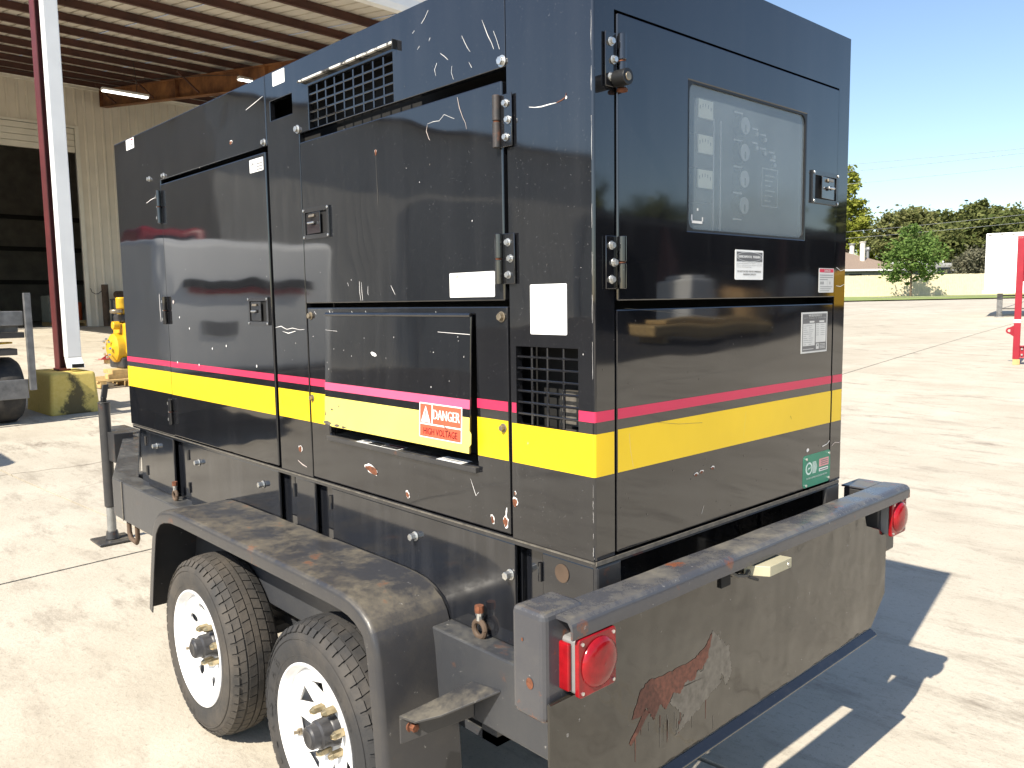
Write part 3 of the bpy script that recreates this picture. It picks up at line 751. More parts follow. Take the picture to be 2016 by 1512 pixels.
tree('oak', 'dark olive tree rising behind the white trailer roof', 'tree', radial(1985, 95), 9,
     [(0, 5.8, 3.0, 2.2), (2.8, 5.4, 2.2, 1.9), (-1.6, 6.8, 1.8, 1.3), (3.8, 6.0, 1.8, 1.5)], 'leaf_dark', 12000, .25, .35, G, 8)
tree('broad_tree', 'low green tree filling the gap between the broad tree and the oak', 'tree', radial(1858, 94), 9,
     [(0, 4.6, 2.6, 2.4), (-2.0, 4.0, 2.0, 2.0), (1.8, 4.4, 2.0, 2.0)], 'leaf_dark', 8000, .22, .25, G, 11)
tree('brush', 'grey green bare looking brush beside the white trailer', 'shrub', radial(1914, 84), 5,
     [(0, 2.9, 1.4, 1.3), (-1.0, 2.3, 1.1, 1.1), (.9, 3.0, 1.0, 1.2)], 'leaf_grey', 4200, .13, .08, None, 9)
def pxray(u_, v_, dist):
    d = fw + r2*((u_-1008)/1605.67) + d2*((v_-756)/1605.67); k = dist/math.hypot(d.x, d.y)
    return Vector((1.15537, -1.30361, .57126+ZG)) + d*k
for i, (a_, b_, lab) in enumerate((((1600, 324, 60), (2100, 277, 62), 'topmost thin power line crossing the sky'), ((1600, 339, 60), (2100, 285, 62), 'second power line from the top in the sky'),
        ((1600, 363, 60), (2100, 311, 62), 'third power line from the top above the trees'), ((1700, 449, 75), (2100, 408, 78), 'fourth power line just over the domed tree'), ((1700, 462, 75), (2100, 424, 78), 'lowest power line crossing the tree crowns'))):
    A = pxray(*a_); B_ = pxray(*b_); d_ = (B_-A); A2 = A-d_*.6; B2 = B_+d_*.6
    pts = [A2.lerp(B2, k/16)-Vector((0, 0, .25*(1-(k/8-1)**2))) for k in range(17)]
    o = MB().tube(pts, .012, 'wire', 5).build('power_line'); tag(o, lab, 'power line', 'power lines across the sky')

# white box trailer
TU = Vector((.970, .243, 0)).normalized(); TN = Vector((TU.y, -TU.x, 0)); wp = radial(1931, 31); WX = xform(wp, TN, TU)
wt = thing('box_trailer', wp, 'white box trailer standing on its landing legs at the right edge', 'trailer')
wb = MB(WX); wb.box(-2.4, 0, .05, 9, .80, 2.72, 'white_box'); wb.build('box_body', wt, .03)
mb = MB(WX)
for k in range(28): mb.box(.0, .012, .12+k*.32, .22+k*.32, 2.65, 2.675, 'shed_dark')
mb.build('top_rivet_row', wt)
MB(WX).box(.002, .03, .0, 9, .78, .88, 'cream_trim').build('side_rail', wt, .004)
for k in range(8): MB(WX).box(.001, .006, .06+k*1.12, 1.17+k*1.12, .92, 2.63, 'white_box').build('side_panel', wt, .003)
for n_ in (-.25,):
    MB(WX).box(n_-.09, n_+.06, .42, .58, .16, .795, 'grey_steel').cyl((n_-.02, .5, .02), (n_-.02, .5, .16), .09, 'grey_steel', 12).box(n_-.14, n_+.1, .36, .64, -.02, .03, 'grey_steel').build('landing_leg', wt, .006)
MB(WX).box(-.24, -.2, .58, 5, .26, .30, 'shed_dark').box(-.24, -.2, .58, 5, .68, .73, 'shed_dark').tube([(-.22, .6, .3), (-.22, 1.7, .7)], .015, 'grey_steel', 5).build('leg_brace', wt)
for k in range(2): MB(WX).lathe([(.3, -.15), (.48, -.15), (.5, -.1), (.5, .1), (.48, .15), (.3, .15)], (0, 0, 0), 'tyre_rubber', 24, 'y').build('rear_wheel', wt, smooth=40).location = (WX @ Vector((-.4, 7+k*1.2, .48)) - wp) - WX.translation

# red steel rack at the right edge
rp = radial(2003, 16.9); QX = xform(rp, TN, TU)
rk = thing('steel_rack', rp, 'red steel rack frame with a lifting eye cut by the right edge', 'rack')
MB(QX).box(-.10, 0, -.05, .055, .10, 2.22, 'frame_red').build('post', rk, .006)
MB(QX).box(-.08, -.02, .056, 1.5, 1.46, 2.22, 'frame_red').build('head_plate', rk, .006)
MB(QX).box(-.10, .004, -.052, 1.5, 2.222, 2.25, 'frame_red').build('top_rail', rk, .004)
MB(QX).box(-.085, -.012, .056, 1.5, .12, .34, 'frame_red').box(-.012, .02, .056, 1.5, .12, .14, 'frame_red').box(-.012, .02, .056, 1.5, .32, .34, 'frame_red').build('base_beam', rk, .004)
bo = MB(QX)
for z in (.18, .28): bo.cyl((-.012, .09, z), (.012, .09, z), .018, 'bright_bolt', 6)
bo.cyl((-.02, .12, 1.44), (.01, .12, 1.44), .02, 'bright_bolt', 6); bo.build('bolt', rk)
MB(QX).box(.001, .004, -.051, .053, .74, .80, 'white_sticker').build('white_band', rk)
ey = MB(QX); ri = []; 
for k in range(17):
    a_ = math.pi/2+math.pi*k/16
    ri.append((-.115+.055*math.cos(a_), .60+.055*math.sin(a_)))
outer = [(-.05, .69)] + ri + [(-.05, .50)]
hole = [(-.115+.026*math.cos(2*math.pi*k/18), .60+.026*math.sin(2*math.pi*k/18)) for k in range(18)]
n_ = len(outer); vs = [(-.03, u_, z) for u_, z in outer] + [(-.05, u_, z) for u_, z in outer]
def quadring(mb, outer, inner, d0, d1, m):
    k = len(outer); vs = []
    for d in (d0, d1): vs += [(d, a, b) for a, b in outer] + [(d, a, b) for a, b in inner]
    fs = []
    for i in range(k):
        j = (i+1) % k; fs += [(i, j, k+j, k+i), (2*k+i, 3*k+i, 3*k+j, 2*k+j), (i, 2*k+i, 2*k+j, j), (k+i, k+j, 3*k+j, 3*k+i)]
    mb.add(vs, fs, m)
inner = []
for (u_, z) in outer:
    a_ = math.atan2(z-.60, u_+.115); inner.append((-.115+.026*math.cos(a_), .60+.026*math.sin(a_)))
quadring(ey, outer, inner, -.03, -.05, 'frame_red'); ey.build('lifting_eye', rk)
MB(QX).box(-.9, -.84, 1.2, 1.3, .10, 2.22, 'frame_red').box(-.84, -.1, 1.21, 1.29, .12, .2, 'frame_red').build('rear_post', rk, .006)
wbk = MB(QX).box(-.10, .01, -.045, .065, 0, .098, 'pallet_wood').build('wood_block', None, .006); tag(wbk, 'short wooden block under the foot of the red rack', 'wood block')

# ------------------------------------------------------------------ what stands behind the camera and shows in the glossy panels
wh = Vector((-20, -8, 0)); 
ws = thing('warehouse', wh, 'tall pale metal warehouse mirrored in the black side panels', 'building')
x0 = -20.
for k in range(16):
    y0 = -8-k*2.; mb = MB(); prof = []
    for j in range(6): prof += [(y0-j*.333, 0), (y0-j*.333-.24, 0), (y0-j*.333-.27, .008), (y0-j*.333-.31, .008)]
    prof.append((y0-1.995, 0)); n_ = len(prof); zb = .55
    mb.add([(x0+d, y, zb) for y, d in prof] + [(x0+d, y, 7.0) for y, d in prof], [(i, i+1, n_+i+1, n_+i) for i in range(n_-1)], 'roof_liner'); mb.build('wall_panel', ws)
MB().box(-45, -20.01, -40, -8.0, .4, 6.98, 'roof_liner').build('wall_core', ws)
MB().add([(-45.4, -40.4, 7.02), (-19.6, -40.4, 7.02), (-19.6, -7.7, 7.02), (-45.4, -7.7, 7.02), (-32, -40.4, 8.8), (-32, -7.7, 8.8)], [(0, 1, 4), (1, 2, 5, 4), (2, 3, 5), (3, 0, 4, 5), (0, 3, 2, 1)], 'galv').build('roof', ws)
for y in (-14, -22): MB().box(-19.97, -19.9, y-4, y, .5, 4.8, 'galv').build('roller_door', ws)
vz = gh(-9, -2.5)
vn = thing('white_van', (-9.9, -2.7, vz), 'tall white van parked left of the camera, mirrored in the side door', 'van')
def vp(x, y, z): return (x, y, z+vz)
vb = MB(); pr = [(-7.52, .75), (-7.50, 1.2), (-7.52, 2.10), (-7.60, 2.2), (-10.9, 2.22), (-11.5, 1.45), (-12.5, 1.2), (-12.6, .9), (-12.6, .6)]
vb.prism(pr, lambda a, b, d: vp(a, d, b), -3.8, -1.76, 'white_box'); vb.build('body', vn, .07, 40, 3)
MB().box(-12.5, -7.6, -3.75, -1.82, vz+.35, vz+.745, 'shed_dark').build('chassis', vn)
MB().box(-7.515, -7.47, -3.5, -2.0, vz+1.68, vz+1.77, 'glass_dark').build('trim_bar', vn, .01); MB().box(-7.513, -7.48, -3.45, -2.1, vz+1.62, vz+1.675, 'lens_red').build('tail_lamp_bar', vn)
MB().box(-7.503, -7.49, -2.6, -2.2, vz+1.18, vz+1.32, 'lamp_grey').build('plate_recess', vn)
MB().box(-10.6, -9.2, -1.755, -1.745, vz+1.5, vz+2.0, 'glass_dark').build('side_window', vn)
MB().box(-7.55, -7.36, -3.75, -1.8, vz+.55, vz+.74, 'shed_dark').build('bumper', vn, .02)
for x in (-8.6, -11.6):
    for y in (-3.7, -1.88): MB().lathe([(0, -.1), (.3, -.1), (.34, -.06), (.34, .1), (.3, .12), (0, .12)], (x, y, vz+.34), 'tyre_rubber', 20, 'y').build('wheel', vn, smooth=40)
rz = gh(-17, -6)
rt_ = thing('red_truck', (-17, -6, rz), 'red truck cab parked by the warehouse, mirrored in the side door', 'truck')
MB().prism([(-15.6, .6), (-15.5, 1.6), (-15.9, 2.75), (-17.4, 2.8), (-17.5, .6)], lambda a, b, d: (a, d, b+rz), -5.8, -4.5, 'frame_red').build('cab', rt_, .1, 40, 3)
MB().hexa([(-15.55, -5.7, rz+1.75), (-15.5, -5.7, rz+1.75), (-15.5, -4.6, rz+1.75), (-15.55, -4.6, rz+1.75), (-15.84, -5.6, rz+2.6), (-15.8, -5.6, rz+2.6), (-15.8, -4.7, rz+2.6), (-15.84, -4.7, rz+2.6)], 'glass_dark').build('windscreen', rt_)
MB().box(-23, -17.5, -6.5, -4.5, rz+.9, rz+1.1, 'shed_dark').box(-15.6, -15.3, -6.6, -4.4, rz+.5, rz+.85, 'galv').box(-17.4, -16.2, -7.6, -5.82, rz+1.1, rz+2.3, 'glass_dark').build('chassis', rt_, .03)
for x in (-16.4, -21, -22.2):
    for y in (-6.5, -4.7): MB().lathe([(0, -.14), (.42, -.14), (.5, -.08), (.5, .1), (.42, .14), (0, .14)], (x, y, rz+.5), 'tyre_rubber', 20, 'y').build('wheel', rt_, smooth=40)
# shed towards +x
sz = gh(18, 30)
sd = thing('open_shed', (20, 32, sz), 'dark open sided storage shed mirrored in the rear panels', 'shed')
MB().add([(14, 13, sz+2.9), (28, 13, sz+2.9), (28, 60, sz+2.9), (14, 60, sz+2.9), (14, 13, sz+3.15), (28, 13, sz+3.6), (28, 60, sz+3.6), (14, 60, sz+3.15)], [(0,3,2,1),(4,5,6,7),(0,1,5,4),(1,2,6,5),(2,3,7,6),(3,0,4,7)], 'shed_dark').build('roof', sd)
MB().box(27.9, 28.1, 13, 60, sz-.5, sz+2.9, 'shed_dark').build('back_wall', sd)
for k in range(8): MB().box(14.1, 14.35, 13.3+k*6.3, 13.55+k*6.3, sz-.6, sz+2.92, 'shed_red').build('post', sd)
def stored(name, label, cat, x, y, dx, dy, h, mat):
    b = gh(x, y)
    t = thing(name, (x, y, b), label, cat)
    MB().box(x-dx, x+dx, y-dy, y+dy, b+.15, b+h, mat).build('body', t, .06)
    for e in (-1, 1): MB().box(x-dx*.9, x+dx*.9, y+e*dy*.75-.08, y+e*dy*.75+.08, b-.02, b+.148, 'pallet_wood').build('skid', t)
    MB().box(x-dx*.7, x+dx*.7, y-dy*.7, y+dy*.7, b+h+.002, b+h+.12, mat).build('lid', t, .03)
stored('carton_stack', 'brown carton on a skid, mirrored in the rear lower panel', 'carton', 13.2, 21.6, .7, .75, 1.15, 'carton')
stored('timber_stack', 'long pale timber pack lying on the yard, mirrored in the rear panel', 'timber pack', 11.2, 17.0, .5, 2.4, .45, 'pallet_wood')
stored('white_cabinet', 'white steel cabinet at the shed front, mirrored in the rear door', 'cabinet', 13.6, 19.6, .4, .5, 1.5, 'white_box')
stored('white_tank', 'white tank by the shed, mirrored in the rear door', 'tank', 15.6, 29.3, .6, 1.3, 1.6, 'white_box')
stored('yellow_machine', 'yellow machine by the shed, mirrored beside the rear latch', 'machine', 13.2, 30.5, .8, 1.1, 1.6, 'engine_yellow')
for i, (x, y, h_) in enumerate(((36, 48, 9), (40, 68, 11), (36, 84, 12), (34, 36, 9), (30, 72, 11))):
    b = Vector((x, y, gh(x, y)))
    tree('yard_tree', ('dark tree behind the open shed, nearest the yard', 'tall dark tree behind the middle of the shed', 'dark tree behind the far end of the shed', 'short dark tree beside the near shed corner', 'dark rounded tree past the shed')[i], 'tree', b, h_,
         [(0, h_*.62, h_*.3, h_*.28), (h_*.2, h_*.5, h_*.22, h_*.2), (-h_*.2, h_*.52, h_*.22, h_*.2)], 'leaf_dark', 1500, .4, .25, 'trees mirrored behind the shed', 20+i)

# ------------------------------------------------------------------ generator housing
L_, H_, W_ = 3.01, 1.327, 1.15
GL = Vector((-1.5, .575, ZG))
gen = thing('generator', GL, 'glossy black diesel generator housing with pink and yellow stripes on the trailer', 'generator')
MB().box(-2.92, -.11, .11, W_-.02, ZG+.01, ZG+H_-.03, 'dark_inside').build('inner_casing', gen)
MB().box(-L_+.004, -.004, .004, W_-.004, ZG+H_-.022, ZG+H_, 'black_paint').build('roof_panel', gen, .004)
MB().box(-L_, -L_+.02, .022, W_-.022, ZG, ZG+H_-.024, 'black_paint').build('front_panel', gen, .003)
MB().box(-L_, -.022, W_-.02, W_, ZG, ZG+H_-.024, 'black_paint').build('far_side_panel', gen, .003)
TH = -.02; B = .0035
def spanel(name, us, vs, filled, d=0., fn=side, bev=B):
    return MB().plate(us, vs, filled, fn, d, d+TH, 'black_paint').build(name, gen, bev)
p_far = spanel('side_panel', [-L_, -2.442, -1.457], [0, 1.098, H_], lambda i, j: not (i == 1 and j == 0))
vent1_u, vent1_v = [-1.170, -.714], [1.106, 1.236]
p_up = spanel('upper_panel', [-1.452, -1.424, -1.273, -1.234, -1.170, -.714, -.267], [0, 1.103, 1.107, 1.173, 1.235, H_],
    lambda i, j: (i < 3 or j > 0) and not (i == 1 and j == 3) and not (i == 4 and j in (2, 3)))
DD = .004
p_d1 = spanel('left_door', [-2.434, -1.466], [.006, 1.080], lambda i, j: True, DD)
p_d2 = spanel('upper_door', [-1.226, -.277], [.570, 1.074], lambda i, j: True, DD)
p_low = spanel('lower_panel', [-1.228, -1.112, -.391, -.272], [.004, .157, .536, .557], lambda i, j: not (i == 1 and j == 1))
# wrap-round corner with the end frame
cp = MB()
cp.plate([-.264, -.245, -.047, -.006], [0, .281, .464, H_], lambda i, j: not (i == 1 and j == 1), side, 0, TH, 'black_paint')
cp.plate([.006, .066, 1.083, W_], [0, .0005, 1.174, H_], lambda i, j: i != 1 or j == 2, endp, 0, TH, 'black_paint')
arc = []
for k in range(6):
    a = math.pi/2*k/5; arc.append((-.006+.006*math.sin(a), .006-.006*math.cos(a)))
vs = [(x, y, ZG) for x, y in arc]+[(x, y, ZG+H_) for x, y in arc]
cp.add(vs, [(i, i+1, 7+i, 6+i) for i in range(5)], 'black_paint')
p_cor = cp.build('corner_panel', gen, .0, 40, 2, True)
p_ed = MB().plate([.073, .328, .886, 1.077], [.566, .729, 1.073, 1.168], lambda i, j: not (i == 1 and j == 1), endp, DD, DD+TH, 'black_paint').build('control_door', gen, B)
p_el = MB().plate([.073, 1.078], [.004, .548], lambda i, j: True, endp, 0, TH, 'black_paint').build('rear_panel', gen, B)

# vents
def grille(name, parent, u0, u1, v0, v1, nu, nv, bar, fn, d):
    us = [u0]; vs = [v0]; cu = (u1-u0-bar*(nu-1))/nu; cv = (v1-v0-bar*(nv-1))/nv
    for k in range(nu): us += [us[-1]+cu] + ([us[-1]+cu+bar] if k < nu-1 else [])
    for k in range(nv): vs += [vs[-1]+cv] + ([vs[-1]+cv+bar] if k < nv-1 else [])
    return MB().plate(us, vs, lambda i, j: i % 2 == 1 or j % 2 == 1, fn, d, d-.006, 'black_paint').build(name, parent, .0012, None, 1)
grille('vent_grille', p_up, -1.1695, -.7145, 1.1075, 1.2345, 9, 5, .0062, side, -.003)
grille('vent_grille', p_cor, -.2445, -.0475, .2815, .4635, 4, 7, .0055, side, -.003)
hd = MB().hexa([side(-1.208, 1.252, .001), side(-.694, 1.252, .001), side(-.694, 1.250, .015), side(-1.208, 1.250, .015),
     side(-1.208, 1.261, .001), side(-.694, 1.261, .001), side(-.694, 1.256, .0155), side(-1.208, 1.256, .0155)], 'chipped_white')
hd.box(-.6935, -.690, -.0155, -.001, ZG+1.236, ZG+1.2615, 'seal_black').build('vent_hood', p_up, .001)
# things seen behind the lower grille
MB().box(-.16, -.05, .06, .09, ZG+.28, ZG+.36, 'scuffed_grey').build('louvre_plate', p_cor)

# stripes (d just proud of each panel)
def stripe(parent, u0, u1, d, fn=side):
    MB().add([fn(u0, .306, d), fn(u1, .306, d), fn(u1, .3295, d), fn(u0, .3295, d)], [(0, 1, 2, 3)], 'pink_tape').build('pink_stripe', parent)
    MB().add([fn(u0, .186, d), fn(u1, .186, d), fn(u1, .283, d), fn(u0, .283, d)], [(0, 1, 2, 3)], 'yellow_tape').build('yellow_stripe', parent)
stripe(p_far, -L_+.003, -2.446, .0006); stripe(p_d1, -2.430, -1.470, DD+.0006); stripe(p_up, -1.449, -1.237, .0006)
stripe(p_low, -1.225, -1.113, .0006); stripe(p_low, -.389, -.275, .0006)
MB().add([side(-.261, .306, .0006), side(-.2455, .306, .0006), side(-.2455, .3295, .0006), side(-.261, .3295, .0006)], [(0, 1, 2, 3)], 'pink_tape').build('pink_stripe', p_cor)
def wrap(z0, z1, u0, mat, name, cut=False):
    pts = [(u0, 0)] + [(x, y) for x, y in arc] + [(0, .064)]
    o_ = []
    for i, (x, y) in enumerate(pts):
        if i == 0: o_.append((x, -.0006))
        elif i == len(pts)-1: o_.append((.0006, y))
        else:
            a = math.pi/2*(i-1)/5; o_.append((x+.0006*math.sin(a), y-.0006*math.cos(a)))
    n_ = len(o_); mb = MB(); mb.add([(x, y, ZG+z0) for x, y in o_]+[(x, y, ZG+z1) for x, y in o_], [(i, i+1, n_+i+1, n_+i) for i in range(n_-1)], mat); mb.build(name, p_cor, smooth=60)
wrap(.306, .3295, -.046, 'pink_tape', 'pink_stripe'); wrap(.186, .2805, -.261, 'yellow_tape', 'yellow_stripe')
stripe(p_el, .076, 1.076, .0006, endp); stripe(p_cor, 1.085, W_-.003, .0006, endp)

# cable hatch: recess, sill, flap hung from its top edge and standing open at the bottom
rc = MB()
rc.box(-1.112, -.391, .10, .108, ZG+.155, ZG+.536, 'dark_inside').box(-1.12, -1.1125, .022, .10, ZG+.15, ZG+.54, 'seal_black').box(-.3905, -.383, .022, .10, ZG+.15, ZG+.54, 'seal_black')
rc.build('hatch_recess', p_low)
MB().hexa([side(-1.116, .140, .012), side(-.386, .140, .012), side(-.386, .150, -.09), side(-1.116, .150, -.09), side(-1.116, .155, .013), side(-.386, .155, .013), side(-.386, .160, -.09), side(-1.116, .160, -.09)], 'worn_black').build('hatch_sill', p_low, .002)
tilt = R(2.4)
def flapf(u, v, d):       # v measured down from the hinge line
    return side(u, .533 - v*math.cos(tilt) - d*math.sin(tilt)*-1, .004 + v*math.sin(tilt) + d)
fl = MB().plate([-1.104, -.397], [0, .343], lambda i, j: True, flapf, .004, -.002, 'black_paint').build('cable_hatch', gen, .002)
MB().cyl(side(-1.10, .536, .006), side(-.40, .536, .006), .006, 'black_paint', 8).build('hinge_rod', fl)
MB().add([flapf(-1.1035, .533-.3295+.004, .0046), flapf(-.3975, .533-.3295+.004, .0046), flapf(-.3975, .533-.306+.004, .0046), flapf(-1.1035, .533-.306+.004, .0046)], [(0, 1, 2, 3)], 'pale_pink').build('pink_stripe', fl)
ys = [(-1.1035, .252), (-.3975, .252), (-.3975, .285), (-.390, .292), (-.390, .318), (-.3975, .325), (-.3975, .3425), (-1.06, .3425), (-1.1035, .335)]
MB().add([flapf(u, v, .0046) for u, v in ys], [tuple(range(len(ys)))], 'pale_yellow').build('yellow_stripe', fl)
for (u, v, a, b) in ((-1.085, .334, .03, .007), (-1.03, .337, .02, .005), (-.99, .338, .016, .004), (-1.06, .29, .008, .004), (-1.02, .277, .006, .003), (-1.10, .305, .004, .012)):
    n_ = 11; MB().add([flapf(u+a*math.cos(k*2*math.pi/n_)*random.uniform(.6, 1.1), v+b*math.sin(k*2*math.pi/n_)*random.uniform(.5, 1.1), .0050) for k in range(n_)], [tuple(range(n_))], 'scuffed_grey').build('worn_patch', fl)

# hinges
def hinge(parent, u0, u1, v0, v1, fn, d, knuckle, rusty=False, plate=1):
    mb = MB(); s = knuckle            # knuckle u position
    k = .008
    pm = 'black_paint'
    uu = (min(u0, u1), max(u0, u1))
    mb.plate([uu[0], uu[1]], [v0, v1], lambda i, j: True, fn, d+.0042, d+.0005, pm)
    mb.cyl(fn(s, v0, d+.010), fn(s, (v0+v1)/2-.002, d+.010), .0095, 'rusty_hinge' if rusty else pm, 12)
    mb.cyl(fn(s, (v0+v1)/2+.002, d+.010), fn(s, v1, d+.010), .0095, 'rusty_hinge' if rusty else pm, 12)
    mb.cyl(fn(s, (v0+v1)/2-.002, d+.010), fn(s, (v0+v1)/2+.002, d+.010), .0075, 'rust', 12)
    o = mb.build('hinge', parent, .0012, 40)
    um = (u0+u1)/2
    b_ = MB()
    for v in (v0+(v1-v0)*.18, (v0+v1)/2, v0+(v1-v0)*.82):
        uq = um + (.008 if abs(v-(v0+v1)/2) < .001 else 0)
        b_.cyl(fn(uq, v, d+.0044), fn(uq, v, d+.006), .0095, 'bright_bolt', 12); b_.cyl(fn(uq, v, d+.006), fn(uq, v, d+.0125), .0068, 'bright_bolt', 6)
    b_.build('hinge_bolt', parent, .0006)
hinge(p_d2, -.279, -.240, .922, 1.040, side, .004, -.285, True)
hinge(p_d2, -.279, -.237, .609, .726, side, .004, -.285)
for (v0, v1) in ((.918, 1.055), (.490, .608), (.055, .165)): hinge(p_d1, -2.478, -2.45, v0, v1, side, .004, -2.438)
hinge(p_ed, .032, .066, 1.013, 1.124, endp, .002, .078)
hinge(p_ed, .032, .066, .592, .705, endp, .002, .078)
st = MB().cyl(endp(.058, 1.028, .012), endp(.058, 1.028, .045), .017, 'seal_black', 16).cyl(endp(.058, 1.028, .045), endp(.058, 1.028, .047), .009, 'dull_bolt', 10)
st.cyl(endp(.078, 1.006, .012), endp(.078, 1.012, .012), .012, 'rust', 12)
st.build('rubber_buffer', p_ed, .002, 40)

# paddle latches
def latch(parent, u0, u1, v0, v1, fn, d, flip):
    mb = MB(); f = .013
    us = [u0, u0+f, u1-f, u1]; vs = [v0, v0+f, v1-f, v1]
    mb.plate(us, vs, lambda i, j: not (i == 1 and j == 1), fn, d+.006, d+.0002, 'bezel_black')
    mb.plate([u0+f, u1-f], [v0+f, v1-f], lambda i, j: True, fn, d+.0012, d+.0004, 'dark_inside')
    o = mb.build('latch', parent, .0028)
    a, b = (u0+f+.004, u1-f-.030) if not flip else (u0+f+.030, u1-f-.004)
    pd = MB(); h0 = d+.003; h1 = d+.012
    l, r = (h0, h1) if not flip else (h1, h0)
    pd.hexa([fn(a, v0+f+.002, l-.003), fn(b, v0+f+.002, r-.003), fn(b, v0+f+.002, r), fn(a, v0+f+.002, l), fn(a, v1-f-.002, l-.003), fn(b, v1-f-.002, r-.003), fn(b, v1-f-.002, r), fn(a, v1-f-.002, l)], 'bezel_black')
    um = (a+b)/2; vm = (v0+v1)/2
    pd.cyl(fn(um-.018, vm, d+.016), fn(um+.018, vm, d+.016), .0035, 'bright_bolt', 8).cyl(fn(um+.004, vm+.0, d+.009), fn(um+.004, vm, d+.016), .006, 'seal_black', 8)
    pd.hexa([fn(um-.016, vm+.018, d+.010), fn(um+.016, vm+.018, d+.010), fn(um+.016, vm+.018, d+.0155), fn(um-.016, vm+.018, d+.0155), fn(um-.016, vm+.026, d+.010), fn(um+.016, vm+.026, d+.010), fn(um+.016, vm+.026, d+.0135), fn(um-.016, vm+.026, d+.0135)], 'dull_bolt')
    for (uu, vv) in ((u0+.006, v0+.006), (u1-.006, v0+.006), (u0+.006, v1-.006), (u1-.006, v1-.006)): pd.cyl(fn(uu, vv, d+.0062), fn(uu, vv, d+.009), .0045, 'bright_bolt', 8)
    pd.build('latch_handle', parent, .001)
latch(p_d2, -1.214, -1.056, .771, .866, side, DD, False)
latch(p_d1, -1.638, -1.482, .497, .594, side, DD, False)
latch(p_ed, .918, 1.073, .834, .925, endp, DD, True)

# window in the control door, with the instrument panel behind it
wu0, wu1, wv0, wv1 = .328, .886, .729, 1.073
def rrect(u0, u1, v0, v1, r, n=5):
    pts = []
    for (cx, cy, a0) in ((u1-r, v0+r, -90), (u1-r, v1-r, 0), (u0+r, v1-r, 90), (u0+r, v0+r, 180)):
        for k in range(n+1):
            a = R(a0+90*k/n); pts.append((cx+r*math.cos(a), cy+r*math.sin(a)))
    return pts
fr_ = MB()           # rubber seal closing the corners round
ou = rrect(wu0-.001, wu1+.001, wv0-.001, wv1+.001, .0008); iu = rrect(wu0+.004, wu1-.004, wv0+.004, wv1-.004, .022)
k = len(ou); vs = [endp(a, b, DD-.001) for a, b in ou]+[endp(a, b, DD-.001) for a, b in iu]+[endp(a, b, DD-.008) for a, b in iu]
fr_.add(vs, [(i, (i+1) % k, k+(i+1) % k, k+i) for i in range(k)]+[(k+i, k+(i+1) % k, 2*k+(i+1) % k, 2*k+i) for i in range(k)], 'seal_black'); fr_.build('window_seal', p_ed)
MB().add([endp(a, b, DD-.006) for a, b in iu], [tuple(range(k))], 'hazed_window').build('window', p_ed)
bk = -.034
class PB(MB):
    def add(s, vs, fs, m):
        return MB.add(s, [(x, (y+1.3036)*1.0294-1.3036, (z-ZG-.5713)*1.0294+.5713+ZG) for x, y, z in vs], fs, m)
ip = MB()
ip.add([endp(.26, .66, bk), endp(.96, .66, bk), endp(.96, 1.12, bk), endp(.26, 1.12, bk)], [(0, 1, 2, 3)], 'black_ink')
ip.build('instrument_panel', gen)
mt = PB()
for v in (1.000, .920, .840):
    mt.box(bk+.001, bk+.02, .335, .405, ZG+v-.045, ZG+v+.033, 'black_ink'); mt.box(bk+.0205, bk+.024, .340, .400, ZG+v-.012, ZG+v+.030, 'cream_meter')
    for q_ in range(5): mt.box(bk+.0243, bk+.0247, .345+q_*.011, .347+q_*.011, ZG+v+.008+.006*math.sin(q_*.8), ZG+v+.016+.006*math.sin(q_*.8), 'grey_ink')
mt.build('panel_meter', gen)
gg = PB()
for v in (.995, .930, .865, .800):
    c0 = endp(.545, v, bk+.001); c1 = endp(.545, v, bk+.02)
    gg.cyl(c0, c1, .027, 'seal_black', 20); gg.cyl(endp(.545, v, bk+.0205), endp(.545, v, bk+.022), .021, 'pale_plate', 20); gg.box(bk+.0225, bk+.0235, .543, .547, ZG+v-.016, ZG+v+.002, 'black_ink')
gg.build('round_gauge', gen)
pm = PB()
for u in (.437, .467): pm.box(bk+.0006, bk+.0012, u-.0018, u+.0018, ZG+.69, ZG+1.0, 'white_sticker')
for v in (1.030, .9625, .8975, .8325, .767): pm.box(bk+.0006, bk+.0012, .525, .565, ZG+v-.002, ZG+v+.002, 'white_sticker')
for u, v in ((.625, 1.0), (.665, .99), (.625, .965), (.665, .955), (.71, .95), (.715, .93)): pm.box(bk+.0006, bk+.0012, u-.016, u+.012, ZG+v-.002, ZG+v+.002, 'white_sticker'); pm.cyl(endp(u, v-.013, bk+.0006), endp(u, v-.013, bk+.008), .006, 'pale_plate', 8)
for (a, b, c_, d_) in ((.66, .74, .905, .907), (.66, .74, .808, .810), (.66, .662, .81, .905), (.738, .74, .81, .905)): pm.box(bk+.0006, bk+.0012, a, b, ZG+c_, ZG+d_, 'white_sticker')
for k_ in range(6): pm.box(bk+.0006, bk+.0012, .675, .705+.01*(k_ % 3), ZG+.822+k_*.013, ZG+.824+k_*.013, 'white_sticker')
pm.build('panel_marking', gen)

